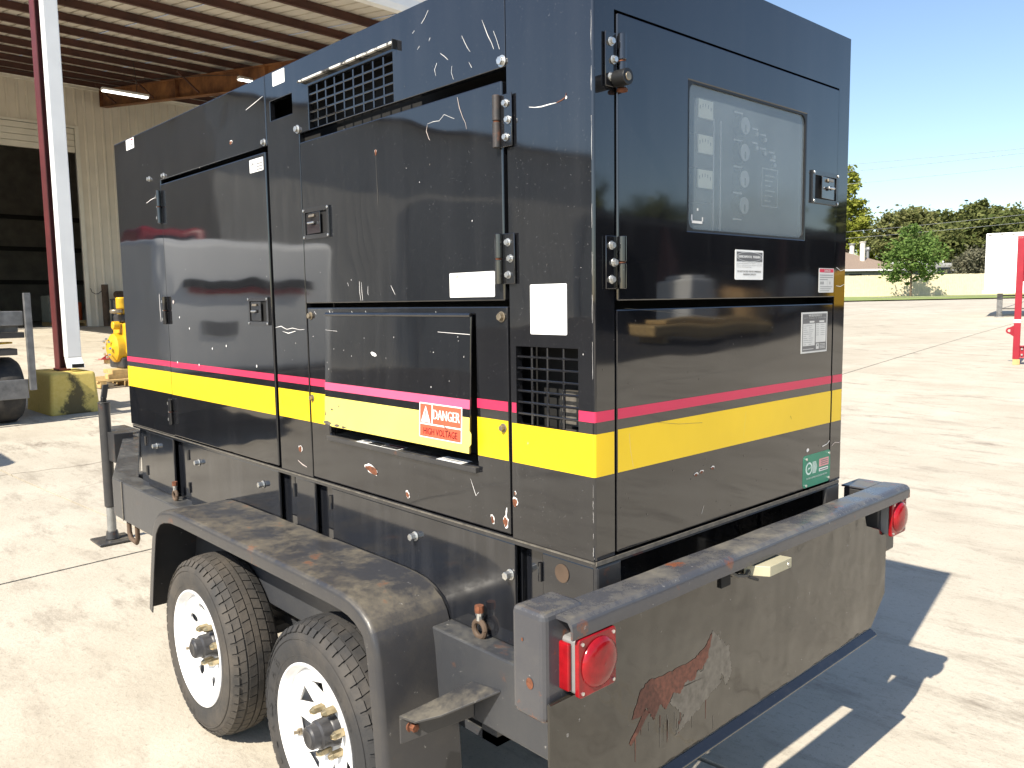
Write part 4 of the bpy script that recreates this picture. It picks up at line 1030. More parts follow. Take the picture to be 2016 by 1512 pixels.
# stickers
def sticker(parent, u0, u1, v0, v1, fn, d, mat, texts=(), extra=None, r=.003, name='sticker'):
    mb = MB(); mb.prism(rrect(u0, u1, v0, v1, r, 3), fn, d+.0008, d+.0001, mat)
    if extra: extra(mb, d+.0010)
    for (s, a0, a1, b0, b1, m, *bo_) in texts: put_text(mb, s, u0+(u1-u0)*a0, u0+(u1-u0)*a1, v0+(v1-v0)*b0, v0+(v1-v0)*b1, fn, d+.0013, m, bo_[0] if bo_ else 0)
    return mb.build(name, parent)
def rect(fn, u0, u1, v0, v1): return lambda mb, d, m: mb.add([fn(u0, v0, d), fn(u1, v0, d), fn(u1, v1, d), fn(u0, v1, d)], [(0, 1, 2, 3)], m)
o = sticker(p_d2, -.483, -.311, .580, .641, side, DD, 'white_sticker', [('CAUTION', .28, .84, .80, .92, 'caution_ink')],
    lambda mb, d: (rect(side, -.478, -.316, .6255, .6262)(mb, d, 'pale_plate'), mb.add([side(-.458, .629, d), side(-.446, .629, d), side(-.452, .637, d)], [(0, 1, 2)], 'caution_ink')))
o['label'] = 'bleached white caution sticker by the lower hinge'
sticker(p_cor, -.194, -.079, .493, .606, side, 0, 'white_sticker')['label'] = 'blank white sticker above the corner vent'
sticker(p_up, -1.396, -1.314, 1.278, 1.322, side, 0, 'white_sticker')['label'] = 'blank white sticker above the square hole'
def noise_lines(mb, d):
    for (a, b, c_, e_, m) in ((-2.775, -2.745, 1.312, 1.318, 'crimson_ink'), (-2.775, -2.745, 1.302, 1.308, 'pale_pink_ink'), (-2.775, -2.748, 1.290, 1.296, 'grey_ink'), (-2.775, -2.745, 1.281, 1.285, 'grey_ink'), (-2.82, -2.80, 1.285, 1.292, 'grey_ink'), (-2.815, -2.80, 1.296, 1.301, 'grey_ink')): rect(side, a, b, c_, e_)(mb, d, m)
sticker(p_far, -2.838, -2.735, 1.276, 1.322, side, 0, 'white_sticker', (), noise_lines)
def d1l(mb, d):
    for k_ in range(4): rect(side, -1.532, -1.486, 1.0265+k_*.0095, 1.0315+k_*.0095)(mb, d, ('grey_ink', 'grey_ink', 'grey_ink', 'pale_plate')[k_])
    mb.add([side(-1.575, 1.046, d), side(-1.548, 1.046, d), side(-1.555, 1.058, d)], [(0, 1, 2)], 'grey_ink'); rect(side, -1.572, -1.55, 1.029, 1.033)(mb, d, 'pale_plate')
sticker(p_d1, -1.583, -1.480, 1.022, 1.066, side, DD, 'white_sticker', (), d1l)
# DANGER plate on the hatch flap
def flap2(u, v, d): return flapf(u, .537-v, d)
du0, du1, dv0, dv1 = -.606, -.426, .2155, .308
def dang(mb, d):
    R_ = lambda a, b, c_, e_, m, dd=0: mb.add([flap2(du0+(du1-du0)*a, dv0+(dv1-dv0)*c_, d+dd), flap2(du0+(du1-du0)*b, dv0+(dv1-dv0)*c_, d+dd), flap2(du0+(du1-du0)*b, dv0+(dv1-dv0)*e_, d+dd), flap2(du0+(du1-du0)*a, dv0+(dv1-dv0)*e_, d+dd)], [(0, 1, 2, 3)], m)
    R_(.02, .30, .42, .965, 'red_sticker'); R_(.325, .98, .42, .965, 'red_sticker'); R_(.02, .98, .03, .375, 'red_sticker')
    T = lambda pts, m, dd: mb.add([flap2(du0+(du1-du0)*a, dv0+(dv1-dv0)*b, d+dd) for a, b in pts], [tuple(range(len(pts)))], m)
    T([(.035, .43), (.285, .43), (.16, .95)], 'black_ink', .0002); T([(.045, .445), (.275, .445), (.16, .925)], 'white_sticker', .0004)
    T([(.15, .58), (.17, .58), (.178, .77), (.142, .77)], 'grey_ink', .0006); R_(.148, .172, .50, .55, 'grey_ink', .0006)
    T([(.62, .43), (.655, .36), (.70, .30), (.685, .28), (.64, .34), (.605, .41)], 'rust', .0012)
sticker(fl, du0, du1, dv0, dv1, flap2, .0046, 'white_sticker', [('DANGER', .345, .955, .56, .84, 'white_sticker', .0009), ('HIGH VOLTAGE', .11, .90, .10, .29, 'dark_red_ink', .0004)], dang)['label'] = 'red and white danger high voltage sticker'
# labels lying on the hatch sill
def sill(u, v, d): return side(u, .1556 + .0005*v/.1*10 + d, .012 - v)
def s1(mb, d):
    for (a, b, c_, e_, m) in ((-.93, -.90, .012, .03, 'grey_ink'), (-.885, -.82, .004, .034, 'black_ink'), (-.815, -.735, .004, .022, 'black_ink'), (-.815, -.735, .024, .036, 'dark_red_ink'), (-.88, -.83, .006, .009, 'white_sticker'), (-.81, -.74, .007, .010, 'white_sticker')): mb.add([sill(a, c_, d), sill(b, c_, d), sill(b, e_, d), sill(a, e_, d)], [(0, 1, 2, 3)], m)
mb = MB(); mb.add([sill(-.945, 0, .0005), sill(-.73, 0, .0005), sill(-.73, .04, .0005), sill(-.945, .04, .0005)], [(0, 1, 2, 3)], 'white_sticker'); s1(mb, .001); mb.build('sill_sticker', p_low)
mb = MB(); mb.add([sill(-.55, 0, .0005), sill(-.445, 0, .0005), sill(-.445, .04, .0005), sill(-.55, .04, .0005)], [(0, 1, 2, 3)], 'white_sticker')
for k_ in range(5): mb.add([sill(-.53, .01+k_*.006, .001), sill(-.465, .01+k_*.006, .001), sill(-.465, .012+k_*.006, .001), sill(-.53, .012+k_*.006, .001)], [(0, 1, 2, 3)], 'grey_ink')
mb.build('sill_sticker', p_low)
# end stickers
def envx(mb, d):
    rect(endp, .5385, .6625, .662, .686)(mb, d, 'grey_plate')
    n_ = 28; mb.add([endp(.6005+.062*math.cos(2*math.pi*k/n_), .674+.0125*math.sin(2*math.pi*k/n_), d+.0002) for k in range(n_)], [tuple(range(n_))], 'white_sticker')
    mb.add([endp(.6005+.0605*math.cos(2*math.pi*k/n_), .674+.0116*math.sin(2*math.pi*k/n_), d+.0003) for k in range(n_)], [tuple(range(n_))], 'grey_plate')
sticker(p_ed, .532, .667, .615, .691, endp, DD, 'white_sticker', [('ENVIRONMENTAL  WARNING', .11, .90, .73, .82, 'white_sticker', .0004),
    ('This unit is designed to contain operating fluids only. The', .05, .95, .58, .625, 'grey_ink'), ('environmental containment is not designed to contain fluids', .05, .95, .52, .565, 'grey_ink'), ('from an external source. It is the operator\'s responsibility', .05, .95, .46, .505, 'grey_ink'), ('to contain fluids beyond these.', .05, .58, .40, .445, 'grey_ink'),
    ('DO NOT EXCEED THE RECOMMENDED', .08, .92, .25, .31, 'grey_ink', .0002), ('MAXIMUM CAPACITY', .28, .74, .15, .21, 'grey_ink', .0002)], envx)['label'] = 'white environmental warning sticker below the window'
def dg2(mb, d):
    rect(endp, .979, 1.065, .639, .649)(mb, d, 'crimson_ink')
    for k_, (a, b) in enumerate(((.981, 1.062), (.981, 1.062), (.981, 1.03))): rect(endp, a, b, .630-k_*.0065, .632-k_*.0065)(mb, d, 'grey_ink')
    for a in (.985, .997): rect(endp, a, a+.008, .604, .612)(mb, d, 'grey_ink')
    rect(endp, 1.042, 1.046, .604, .612)(mb, d, 'grey_ink'); rect(endp, 1.027, 1.0275, .600, .615)(mb, d, 'grey_ink')
    for k_ in range(3): rect(endp, .984, 1.06-.01*k_, .5965-k_*.006, .598-k_*.006)(mb, d, 'grey_ink')
sticker(p_ed, .976, 1.068, .580, .651, endp, DD, 'pale_plate', [('DANGER', .35, .75, .85, .95, 'white_sticker', .0003)], dg2)['label'] = 'small danger sticker with a crimson heading'
def whx(mb, d):
    rect(endp, .893, 1.037, .411, .519)(mb, d, 'grey_plate')
    rect(endp, .896, .967, .427, .491)(mb, d+.0002, 'pale_plate'); rect(endp, .972, 1.033, .435, .491)(mb, d+.0002, 'pale_plate')
    rect(endp, .934, .962, .4935, .4985)(mb, d+.0002, 'pale_plate'); rect(endp, .992, 1.022, .4935, .4985)(mb, d+.0002, 'pale_plate')
    for k_ in range(10): rect(endp, .899, .915+.006*(k_*7 % 4), .4305+k_*.006, .4315+k_*.006)(mb, d+.0004, 'grey_ink'); rect(endp, .930, .945+.004*(k_*5 % 4), .4305+k_*.006, .4315+k_*.006)(mb, d+.0004, 'grey_ink')
    for k_ in range(6): rect(endp, .975, .990, .456+k_*.006, .457+k_*.006)(mb, d+.0004, 'grey_ink'); rect(endp, 1.0, 1.025, .456+k_*.006, .457+k_*.006)(mb, d+.0004, 'grey_ink')
    rect(endp, .975, .992, .4155, .4315)(mb, d+.0002, 'pale_plate'); rect(endp, .981, .988, .4235, .429)(mb, d+.0004, 'grey_ink')
    for k_ in range(4): rect(endp, .996, 1.03, .4165+k_*.004, .418+k_*.004)(mb, d+.0002, 'pale_plate')
    rect(endp, .896, .96, .4165, .418)(mb, d+.0002, 'pale_plate')
sticker(p_el, .887, 1.042, .406, .524, endp, 0, 'pale_plate', [('WHISPERWATT', .26, .78, .885, .945, 'pale_plate', .0005), ('DIESEL POWERED AC GENERATOR', .09, .92, .835, .873, 'pale_plate', .0002)], whx, .0005, 'data_plate')
def grx(mb, d):
    n_ = 24
    ring = lambda r0, m, dd, cu=.950, cv=.062: mb.add([endp(cu+r0*1.05*math.cos(2*math.pi*k/n_), cv+r0*math.sin(2*math.pi*k/n_), d+dd) for k in range(n_)], [tuple(range(n_))], m)
    ring(.019, 'mint_ink', 0); ring(.0135, 'green_plate', .0003)
    mb.add([endp(a, b, d+.0005) for a, b in ((.940, .056), (.950, .062), (.955, .059), (.961, .068), (.950, .063), (.946, .066))], [tuple(range(6))], 'mint_ink')
    for k_ in range(10):
        v_ = .0445+k_*.0036; rect(endp, .971, 1.000-abs(k_-4.5)*.0016, v_, v_+.0021)(mb, d+.0001, 'mint_ink')
    rect(endp, 1.012, 1.072, .058, .082)(mb, d, 'pale_pink_ink'); rect(endp, 1.012, 1.069, .044, .053)(mb, d, 'white_sticker')
    for k_ in range(3): rect(endp, 1.022, 1.066, .063+k_*.006, .0655+k_*.006)(mb, d+.0002, 'grey_plate')
    rect(endp, 1.016, 1.066, .0465, .050)(mb, d+.0002, 'grey_plate')
    for (u, v) in ((.932, .092), (1.072, .093), (.932, .013), (1.072, .017)): mb.cyl(endp(u, v, d), endp(u, v, d+.003), .0042, 'bright_bolt', 8)
sticker(p_el, .915, 1.083, .006, .103, endp, 0, 'green_plate', [('PORTABLE EQUIPMENT REGISTRATION PROGRAM', .12, .88, .235, .30, 'mint_ink', .0002)], grx, .012, 'registration_plate')

# bolts on the panels
def bolt(parent, pts, fn, mat, r=.011, d=0):
    for (u, v) in pts:
        b_ = MB(); b_.cyl(fn(u, v, d+.0002), fn(u, v, d+.0025), r*1.25, mat, 16); b_.cyl(fn(u, v, d+.0025), fn(u, v, d+.011), r*.85, mat, 6)
        b_.build('bolt', parent, .0008)
bolt(p_up, [(-1.253+.01, 1.118), (-.278, 1.117)], side, 'bright_bolt'); bolt(p_low, [(-1.206, .531), (-.293, .532)], side, 'dull_bolt', .0105)
bolt(p_low, [(-1.214, .266), (-.291, .265)], side, 'dull_bolt', .009, .0008); bolt(p_far, [(-2.40, 1.112), (-2.57, 1.118), (-1.475, 1.112)], side, 'bright_bolt', .010)

# scratches and rust chips
sc_ = MB()
def scr(pts, w_, fn, d, m='bare_scratch'):
    n_ = len(pts); vs = []
    for i, (u, v) in enumerate(pts):
        a = pts[max(0, i-1)]; b = pts[min(n_-1, i+1)]; tx, ty = b[0]-a[0], b[1]-a[1]; l = math.hypot(tx, ty) or 1
        ww = w_*(.35+.65*math.sin(math.pi*(i+.5)/n_))*random.uniform(.7, 1.2)
        ww *= .50*random.uniform(.55, 1.25)
        vs += [fn(u-ty/l*ww, v+tx/l*ww, d), fn(u+ty/l*ww, v-tx/l*ww, d)]
    sc_.add(vs, [(2*i, 2*i+1, 2*i+3, 2*i+2) for i in range(n_-1)], m)
def blob(u, v, a, b, fn, d, m, n_=13, rot=0.):
    pts = []
    for k in range(n_):
        t_ = 2*math.pi*k/n_; q_ = random.uniform(.75, 1.12); x, y = a*math.cos(t_)*q_, b*math.sin(t_)*q_
        pts.append(fn(u+x*math.cos(rot)-y*math.sin(rot), v+x*math.sin(rot)+y*math.cos(rot), d))
    sc_.add(pts, [tuple(range(n_))], m)
def chip(u, v, a, b, fn=side, d=.0008, rot=0.):
    blob(u+.001, v+.0015, a*1.08, b*1.12, fn, d, 'bare_scratch', 15, rot); blob(u, v, a*.92, b*.92, fn, d+.0004, 'rust', 15, rot)
scr([(-.190, .999), (-.172, .995), (-.15, .993), (-.125, .9935), (-.105, .993)], .0024, side, .0009)
scr([(-.104, .993), (-.088, .996), (-.078, 1.0), (-.076, 1.008)], .0028, side, .0010, 'rust'); blob(-.076, .999, .003, .004, side, .0009, 'bare_scratch')
for a in ([(-.42, 1.207), (-.41, 1.19), (-.40, 1.175), (-.39, 1.163)], [(-.345, 1.225), (-.335, 1.205), (-.325, 1.185), (-.312, 1.165), (-.305, 1.15)], [(-.305, 1.19), (-.295, 1.17), (-.285, 1.145)], [(-.505, 1.185), (-.49, 1.175), (-.475, 1.163)], [(-.52, 1.165), (-.53, 1.15), (-.525, 1.135)],
          [(-.58, 1.275), (-.565, 1.285), (-.55, 1.30)], [(-.55, 1.225), (-.545, 1.232)], [(-.60, 1.215), (-.59, 1.222)], [(-.46, 1.145), (-.463, 1.13), (-.455, 1.112)], [(-.395, 1.14), (-.385, 1.125)], [(-.62, 1.26), (-.61, 1.265)]): scr(a, .0016, side, .0009)
for a in ([(-.437, 1.066), (-.43, 1.04), (-.418, 1.015), (-.408, 1.0), (-.404, .985)], [(-.56, 1.02), (-.565, 1.005), (-.555, .985), (-.55, .98)]): scr(a, .0022, side, DD+.0009, 'primer')
scr([(-.56, 1.022), (-.535, 1.024), (-.51, 1.022), (-.49, 1.034), (-.47, 1.025), (-.45, 1.017)], .0011, side, DD+.0009)
for a in ([(-.905, .632), (-.905, .60), (-.90, .575)], [(-.895, .63), (-.893, .6), (-.89, .577)], [(-.86, .618), (-.862, .6), (-.86, .592)], [(-.745, .617), (-.735, .604), (-.725, .591)], [(-.97, .63), (-.965, .62)]): scr(a, .0016, side, DD+.0009)
blob(-.80, .985, .004, .009, side, DD+.0009, 'rust'); blob(-.80, .987, .006, .006, side, DD+.0008, 'primer'); scr([(-.80, .975), (-.799, .93), (-.797, .88), (-.796, .84)], .0011, side, DD+.0008, 'scuffed_grey')
def scr2(pts, w_, m='bare_scratch'): scr([(u, v+.0) for u, v in pts], w_, lambda u, v, d: flapf(u, .533-v, d), .0047, m)
scr2([(-1.10, .488), (-1.06, .486), (-1.03, .485)], .0011); scr2([(-.53, .492), (-.47, .490), (-.40, .488)], .0018)
blob(-.83, .423, .016, .006, lambda u, v, d: flapf(u, .533-v, d), .0047, 'bare_scratch', 13, -.3)
for k in range(26): 
    u = random.uniform(-1.09, -.41); v = random.uniform(.34, .52); blob(u, v, .0013*random.random()+.0004, .0024*random.random()+.0005, lambda u, v, d: flapf(u, .533-v, d), .0047, random.choice(['bare_scratch', 'scuffed_grey']), 6)
chip(-1.31, .086, .013, .011); chip(-.879, .077, .034, .013, rot=-.15); chip(-.699, .032, .008, .011, rot=.5); chip(-.338, .030, .006, .012, rot=.3); chip(-.290, .033, .010, .014); chip(-.255, .088, .009, .012); chip(-1.732, 1.149, .011, .007); chip(-.266+.012, .11, .003, .005)
scr([(-.288, .045), (-.286, .06), (-.284, .07)], .004, side, .0009); scr([(-1.33, .045), (-1.30, .035), (-1.27, .03)], .004, side, .0009, 'primer')
scr([(-.42, .12), (-.41, .10), (-.40, .08), (-.39, .09)], .0014, side, .0009)
scr([(-1.45, .49), (-1.41, .495), (-1.37, .485), (-1.33, .49), (-1.28, .485), (-1.25, .487)], .0022, side, .0009); scr([(-1.40, .478), (-1.36, .472), (-1.31, .480)], .0020, side, .0009)
for (u, v) in ((-1.18, .545), (-1.09, .548), (-1.07, .544), (-.96, .546), (-.885, .547), (-.55, .545)): scr([(u, v), (u+.004, v-.005), (u+.01, v-.009)], .0022, side, .0009)
for k in range(60):
    u = random.uniform(-2.98, -.02); v = random.uniform(.01, 1.3); d = DD+.0009 if (-2.43 < u < -1.47 and v < 1.07) or (-1.22 < u < -.28 and .57 < v < 1.07) else .0009
    if -1.12 < u < -.38 and .12 < v < .56 or -1.46 < u < -1.26 and v > 1.16 or -1.2 < u < -.7 and v > 1.09 or -.25 < u < -.04 and .27 < v < .47 or abs(u+1.461) < .012 or abs(u+.27) < .01 or abs(u+2.438) < .01 or abs(u+1.231) < .01: continue
    blob(u, v, random.uniform(.0004, .0014), random.uniform(.0006, .0030), side, d, random.choice(['bare_scratch', 'scuffed_grey', 'bare_scratch']), 6, random.uniform(-.5, .5))
for (u, v) in ((-2.30, .52), (-2.2, .475), (-1.98, .40), (-1.85, .415), (-2.35, .33), (-2.12, .33), (-1.60, .35)): blob(u, v, .0045, .005, side, DD+.0009, 'bare_scratch', 9)
scr([(-2.53, .62), (-2.53, .55), (-2.525, .50)], .004, side, .0009); blob(-2.36, .585, .010, .008, side, DD+.0009, 'primer', 9)
scr([(-2.62, 1.02), (-2.56, 1.03), (-2.49, 1.035)], .003, side, .0009); scr([(-1.60, 1.24), (-1.54, 1.25), (-1.47, 1.262)], .002, side, .0009)
for v, l in ((.14, .03), (.115, .02), (.085, .025), (.05, .012), (.01, .02), (.40, .08), (.52, .06), (.62, .05), (.72, .05), (.86, .09), (1.0, .05), (1.08, .08)):
    scr([(-.0052+random.uniform(-.0006, .0006), v+l*k/5) for k in range(6)], random.uniform(.0004, .0009), side, .0003)
# end face
for (u, v) in ((.375, .134), (.398, .137), (.446, .140)): chip(u, v, .008, .004, endp)
blob(.94, .119, .008, .006, endp, .0009, 'bare_scratch'); scr([(1.03, .118), (1.06, .122), (1.075, .130)], .005, endp, .0009); scr([(1.09, .112), (1.11, .120), (1.14, .116), (1.148, .12)], .003, endp, .0009, 'primer')
scr([(1.092, .600), (1.12, .598), (1.147, .605)], .002, endp, .0009); scr([(1.092, .655), (1.12, .645), (1.147, .650)], .002, endp, .0009)
scr([(.41, .05), (.40, .03)], .0012, endp, .0009); scr([(.22, .283), (.30, .27), (.40, .262)], .0009, endp, .0009, 'scuffed_grey'); scr([(.10, .55), (.3, .535), (.5, .515)], .0008, endp, .0009, 'scuffed_grey')
scr([(.115, .27), (.12, .23), (.13, .19)], .0008, endp, .0011, 'bare_scratch'); scr([(.60, .27), (.595, .24), (.59, .20)], .0009, endp, .0011, 'caution_ink'); scr([(.835, .232), (.84, .222)], .002, endp, .0011, 'black_ink')
for k in range(60): blob(random.uniform(.01, 1.14), random.choice([random.uniform(.02, .17), random.uniform(.34, .53)]), random.uniform(.0005, .0018), random.uniform(.0006, .0022), endp, .0009, 'scuffed_grey', 6)
o = sc_.build('paint_chips', gen); o['kind'] = 'stuff'
# haze of the window: scuffed lower corner
mb = MB()
for (a, b, c_, e_) in ((.352, .395, .748, .754), (.349, .354, .754, .768), (.393, .398, .754, .764), (.372, .378, .778, .784)): mb.add([endp(a, c_, DD-.0052), endp(b, c_, DD-.0052), endp(b, e_, DD-.0052), endp(a, e_, DD-.0052)], [(0, 1, 2, 3)], 'bare_scratch')
mb.build('window_scuff', p_ed)

# base under the housing (tank skirt): recessed posts, proud access doors
MB().box(-3.0, -.27, .035, W_-.035, ZG-.285, ZG-.0185, 'skirt_paint').build('base_tank', gen)
MB().box(-.268, -.014, W_-.03, W_-.02, ZG-.285, ZG-.0185, 'skirt_paint').build('base_door', gen)
MB().box(-.262, -.255, .05, W_-.05, ZG-.29, ZG-.12, 'skirt_paint').build('end_cross_plate', gen, .002)
fg = MB().box(-L_+.01, -.001, .004, W_-.004, ZG-.018, ZG-.002, 'skirt_paint').box(-L_+.012, -.003, .001, .0038, ZG-.008, ZG-.004, 'scuffed_grey').box(-.0008, .003, .002, W_-.01, ZG-.011, ZG-.002, 'scuffed_grey'); fg.build('base_flange', gen)
doors = [(-2.84, -2.50), (-2.32, -1.50), (-1.375, -1.245), (-1.135, -.270), (-.175, -.012)]
dz0, dz1 = ZG-.283, ZG-.020
for i, (a, b) in enumerate(doors):
    o = MB().box(a, b, .010, .020, dz0, dz1, 'skirt_paint').build('base_door', gen, .003)
    for v in (dz0+.05, dz1-.07): MB().cyl((a-.004, .008, v), (a-.004, .008, v+.045), .006, 'black_paint', 8).build('hinge', o)
    if i in (0, 1, 3):
        for (u, v) in {0: [(-2.70, -.075)], 1: [(-2.21, -.085), (-1.62, -.085)], 3: [(-.68, -.085), (-.285, -.100)]}[i]:
            MB().cyl((u, .0095, ZG+v), (u, .006, ZG+v), .014, 'bright_bolt', 16).cyl((u, .006, ZG+v), (u, -.012, ZG+v), .0105, 'bright_bolt', 6).build('bolt', o, .001)
for a, b in ((.004, .088), (W_-.09, W_-.002)): MB().box(-.012, .002, a, b, ZG-.285, ZG-.013, 'worn_black').build('corner_post', gen, .006)
for a, b in ((-.26, -.185), (-.172, -.014)): MB().box(a, b, .040, .048, ZG-.285, ZG-.019, 'skirt_paint').build('post_plate', gen, .002)
MB().cyl((-.11, .022, ZG-.055), (-.11, .008, ZG-.055), .022, 'brown_pipe', 16).build('drain_plug', gen)
MB().box(-1.40, -1.37, .03, .02, ZG-.05, ZG-.02, 'seal_black').cyl((-1.425, .052, ZG-.045), (-1.425, .045, ZG-.045), .016, 'dull_bolt', 12).build('earth_lug', gen)

# ------------------------------------------------------------------ trailer
trl = thing('trailer', (-1.4, .575, 0), 'black tandem axle trailer with white wheels carrying the generator', 'trailer')
RT, RB = ZG-.285, ZG-.480
def Zt(v): return v+ZG
MB().box(-3.18, .085, -.055, .045, RB, RT, 'frame_black').build('frame_rail', trl, .005)
MB().box(-3.18, .085, W_-.045, W_+.055, RB, RT, 'frame_black').build('frame_rail', trl, .005)
cr = MB()
for x in (-2.9, -2.2, -1.5, -.8): cr.box(x-.04, x+.04, .048, W_-.048, RB, RB+.12, 'frame_black')
cr.build('cross_member', trl)
MB().box(-3.04, -3.028, -.0595, -.0552, RB, RT, 'scuffed_grey').build('weld_seam', trl, .002)
tg = MB()
for sgn in (0, 1):
    y = lambda v: v if sgn == 0 else W_-v
    P = [(-3.18, y(-.055)), (-3.10, y(.048)), (-4.70, y(.60-.02)), (-4.70, y(.50-.02))]
    if sgn: P = P[::-1]
    tg.prism(P, lambda a, b, d: (a, b, d), RB+.01, RT-.002, 'frame_black')
tg.box(-5.2, -4.6, .51, .64, RB+.02, RT-.02, 'frame_black').box(-3.25, -3.18, .05, W_-.05, RB+.01, RT-.004, 'frame_black')
tg.build('tongue', trl, .005)
# jack
jk = (-4.57, .325)
j = MB().cyl((*jk, Zt(-.75)), (*jk, Zt(-.06)), .036, 'worn_black', 20).cyl((*jk, Zt(-.06)), (*jk, Zt(-.055)), .04, 'worn_black', 20).build('jack', trl, .002, 40)
MB().cyl((*jk, Zt(-.955)), (*jk, Zt(-.755)), .028, 'galv', 18).build('jack_leg', j, smooth=40)
MB().box(jk[0]-.11, jk[0]+.11, jk[1]-.11, jk[1]+.11, .004, .018, 'worn_black').cyl((*jk, .02), (*jk, .075), .045, 'worn_black', 16, .034).build('jack_foot', j, .004, 40)
MB().cyl((*jk, Zt(-.053)), (*jk, Zt(-.02)), .018, 'seal_black', 10).hexa([(jk[0]-.01, jk[1]-.018, Zt(-.03)), (jk[0]+.012, jk[1]-.018, Zt(-.03)), (jk[0]+.012, jk[1]+.018, Zt(-.03)), (jk[0]-.01, jk[1]+.018, Zt(-.03)), (jk[0]-.01, jk[1]+.0, Zt(.06)), (jk[0]+.012, jk[1]+.0, Zt(.06)), (jk[0]+.012, jk[1]+.034, Zt(.06)), (jk[0]-.01, jk[1]+.034, Zt(.06))], 'worn_black').build('jack_handle', j, .003)
MB().box(jk[0]+.02, jk[0]+.16, jk[1]+.0, jk[1]+.12, Zt(-.44), Zt(-.25), 'worn_black').build('jack_bracket', j, .004)
MB().tube([(-3.35, .25, Zt(-.29)), (-3.30, .18, Zt(-.20)), (-3.22, .12, Zt(-.10)), (-3.1, .2, Zt(-.05))], .013, 'seal_black', 8).build('wiring_loop', trl, smooth=60)
for x in (-3.02,):
    MB().tube([(x-.12, .0, RB+.0), (x-.12, .0, RB-.09), (x-.10, .0, RB-.12), (x-.02, .0, RB-.125), (x, .0, RB-.10), (x, .0, RB)], .012, 'brown_pipe', 8).build('tie_hook', trl, smooth=60)
MB().box(-3.16, -3.08, .08, .2, RB-.07, RB, 'worn_black').box(-3.162, -3.158, .1, .14, RB-.05, RB-.02, 'engine_yellow').build('hitch_box', trl)
# lifting eyes on the rail
for x, y in ((-2.45, -.01), (-.385, -.01)):
    e_ = MB(); n_ = 18
    pts = [(x+.0*k, y, RT) for k in range(1)]
    e_.tube([(x+.021*math.cos(2*math.pi*k/n_), y, RT+.022+.021*math.sin(2*math.pi*k/n_)) for k in range(n_+1)], .0075, 'brown_pipe', 8)
    e_.cyl((x, y, RT+.045), (x, y, RT+.058), .0085, 'bright_bolt', 8).cyl((x, y, RT+.058), (x, y, RT+.066), .010, 'bright_bolt', 6).cyl((x, y, RT+.066), (x, y, RT+.084), .012, 'rust', 8)
    e_.build('tie_ring', trl, smooth=40)

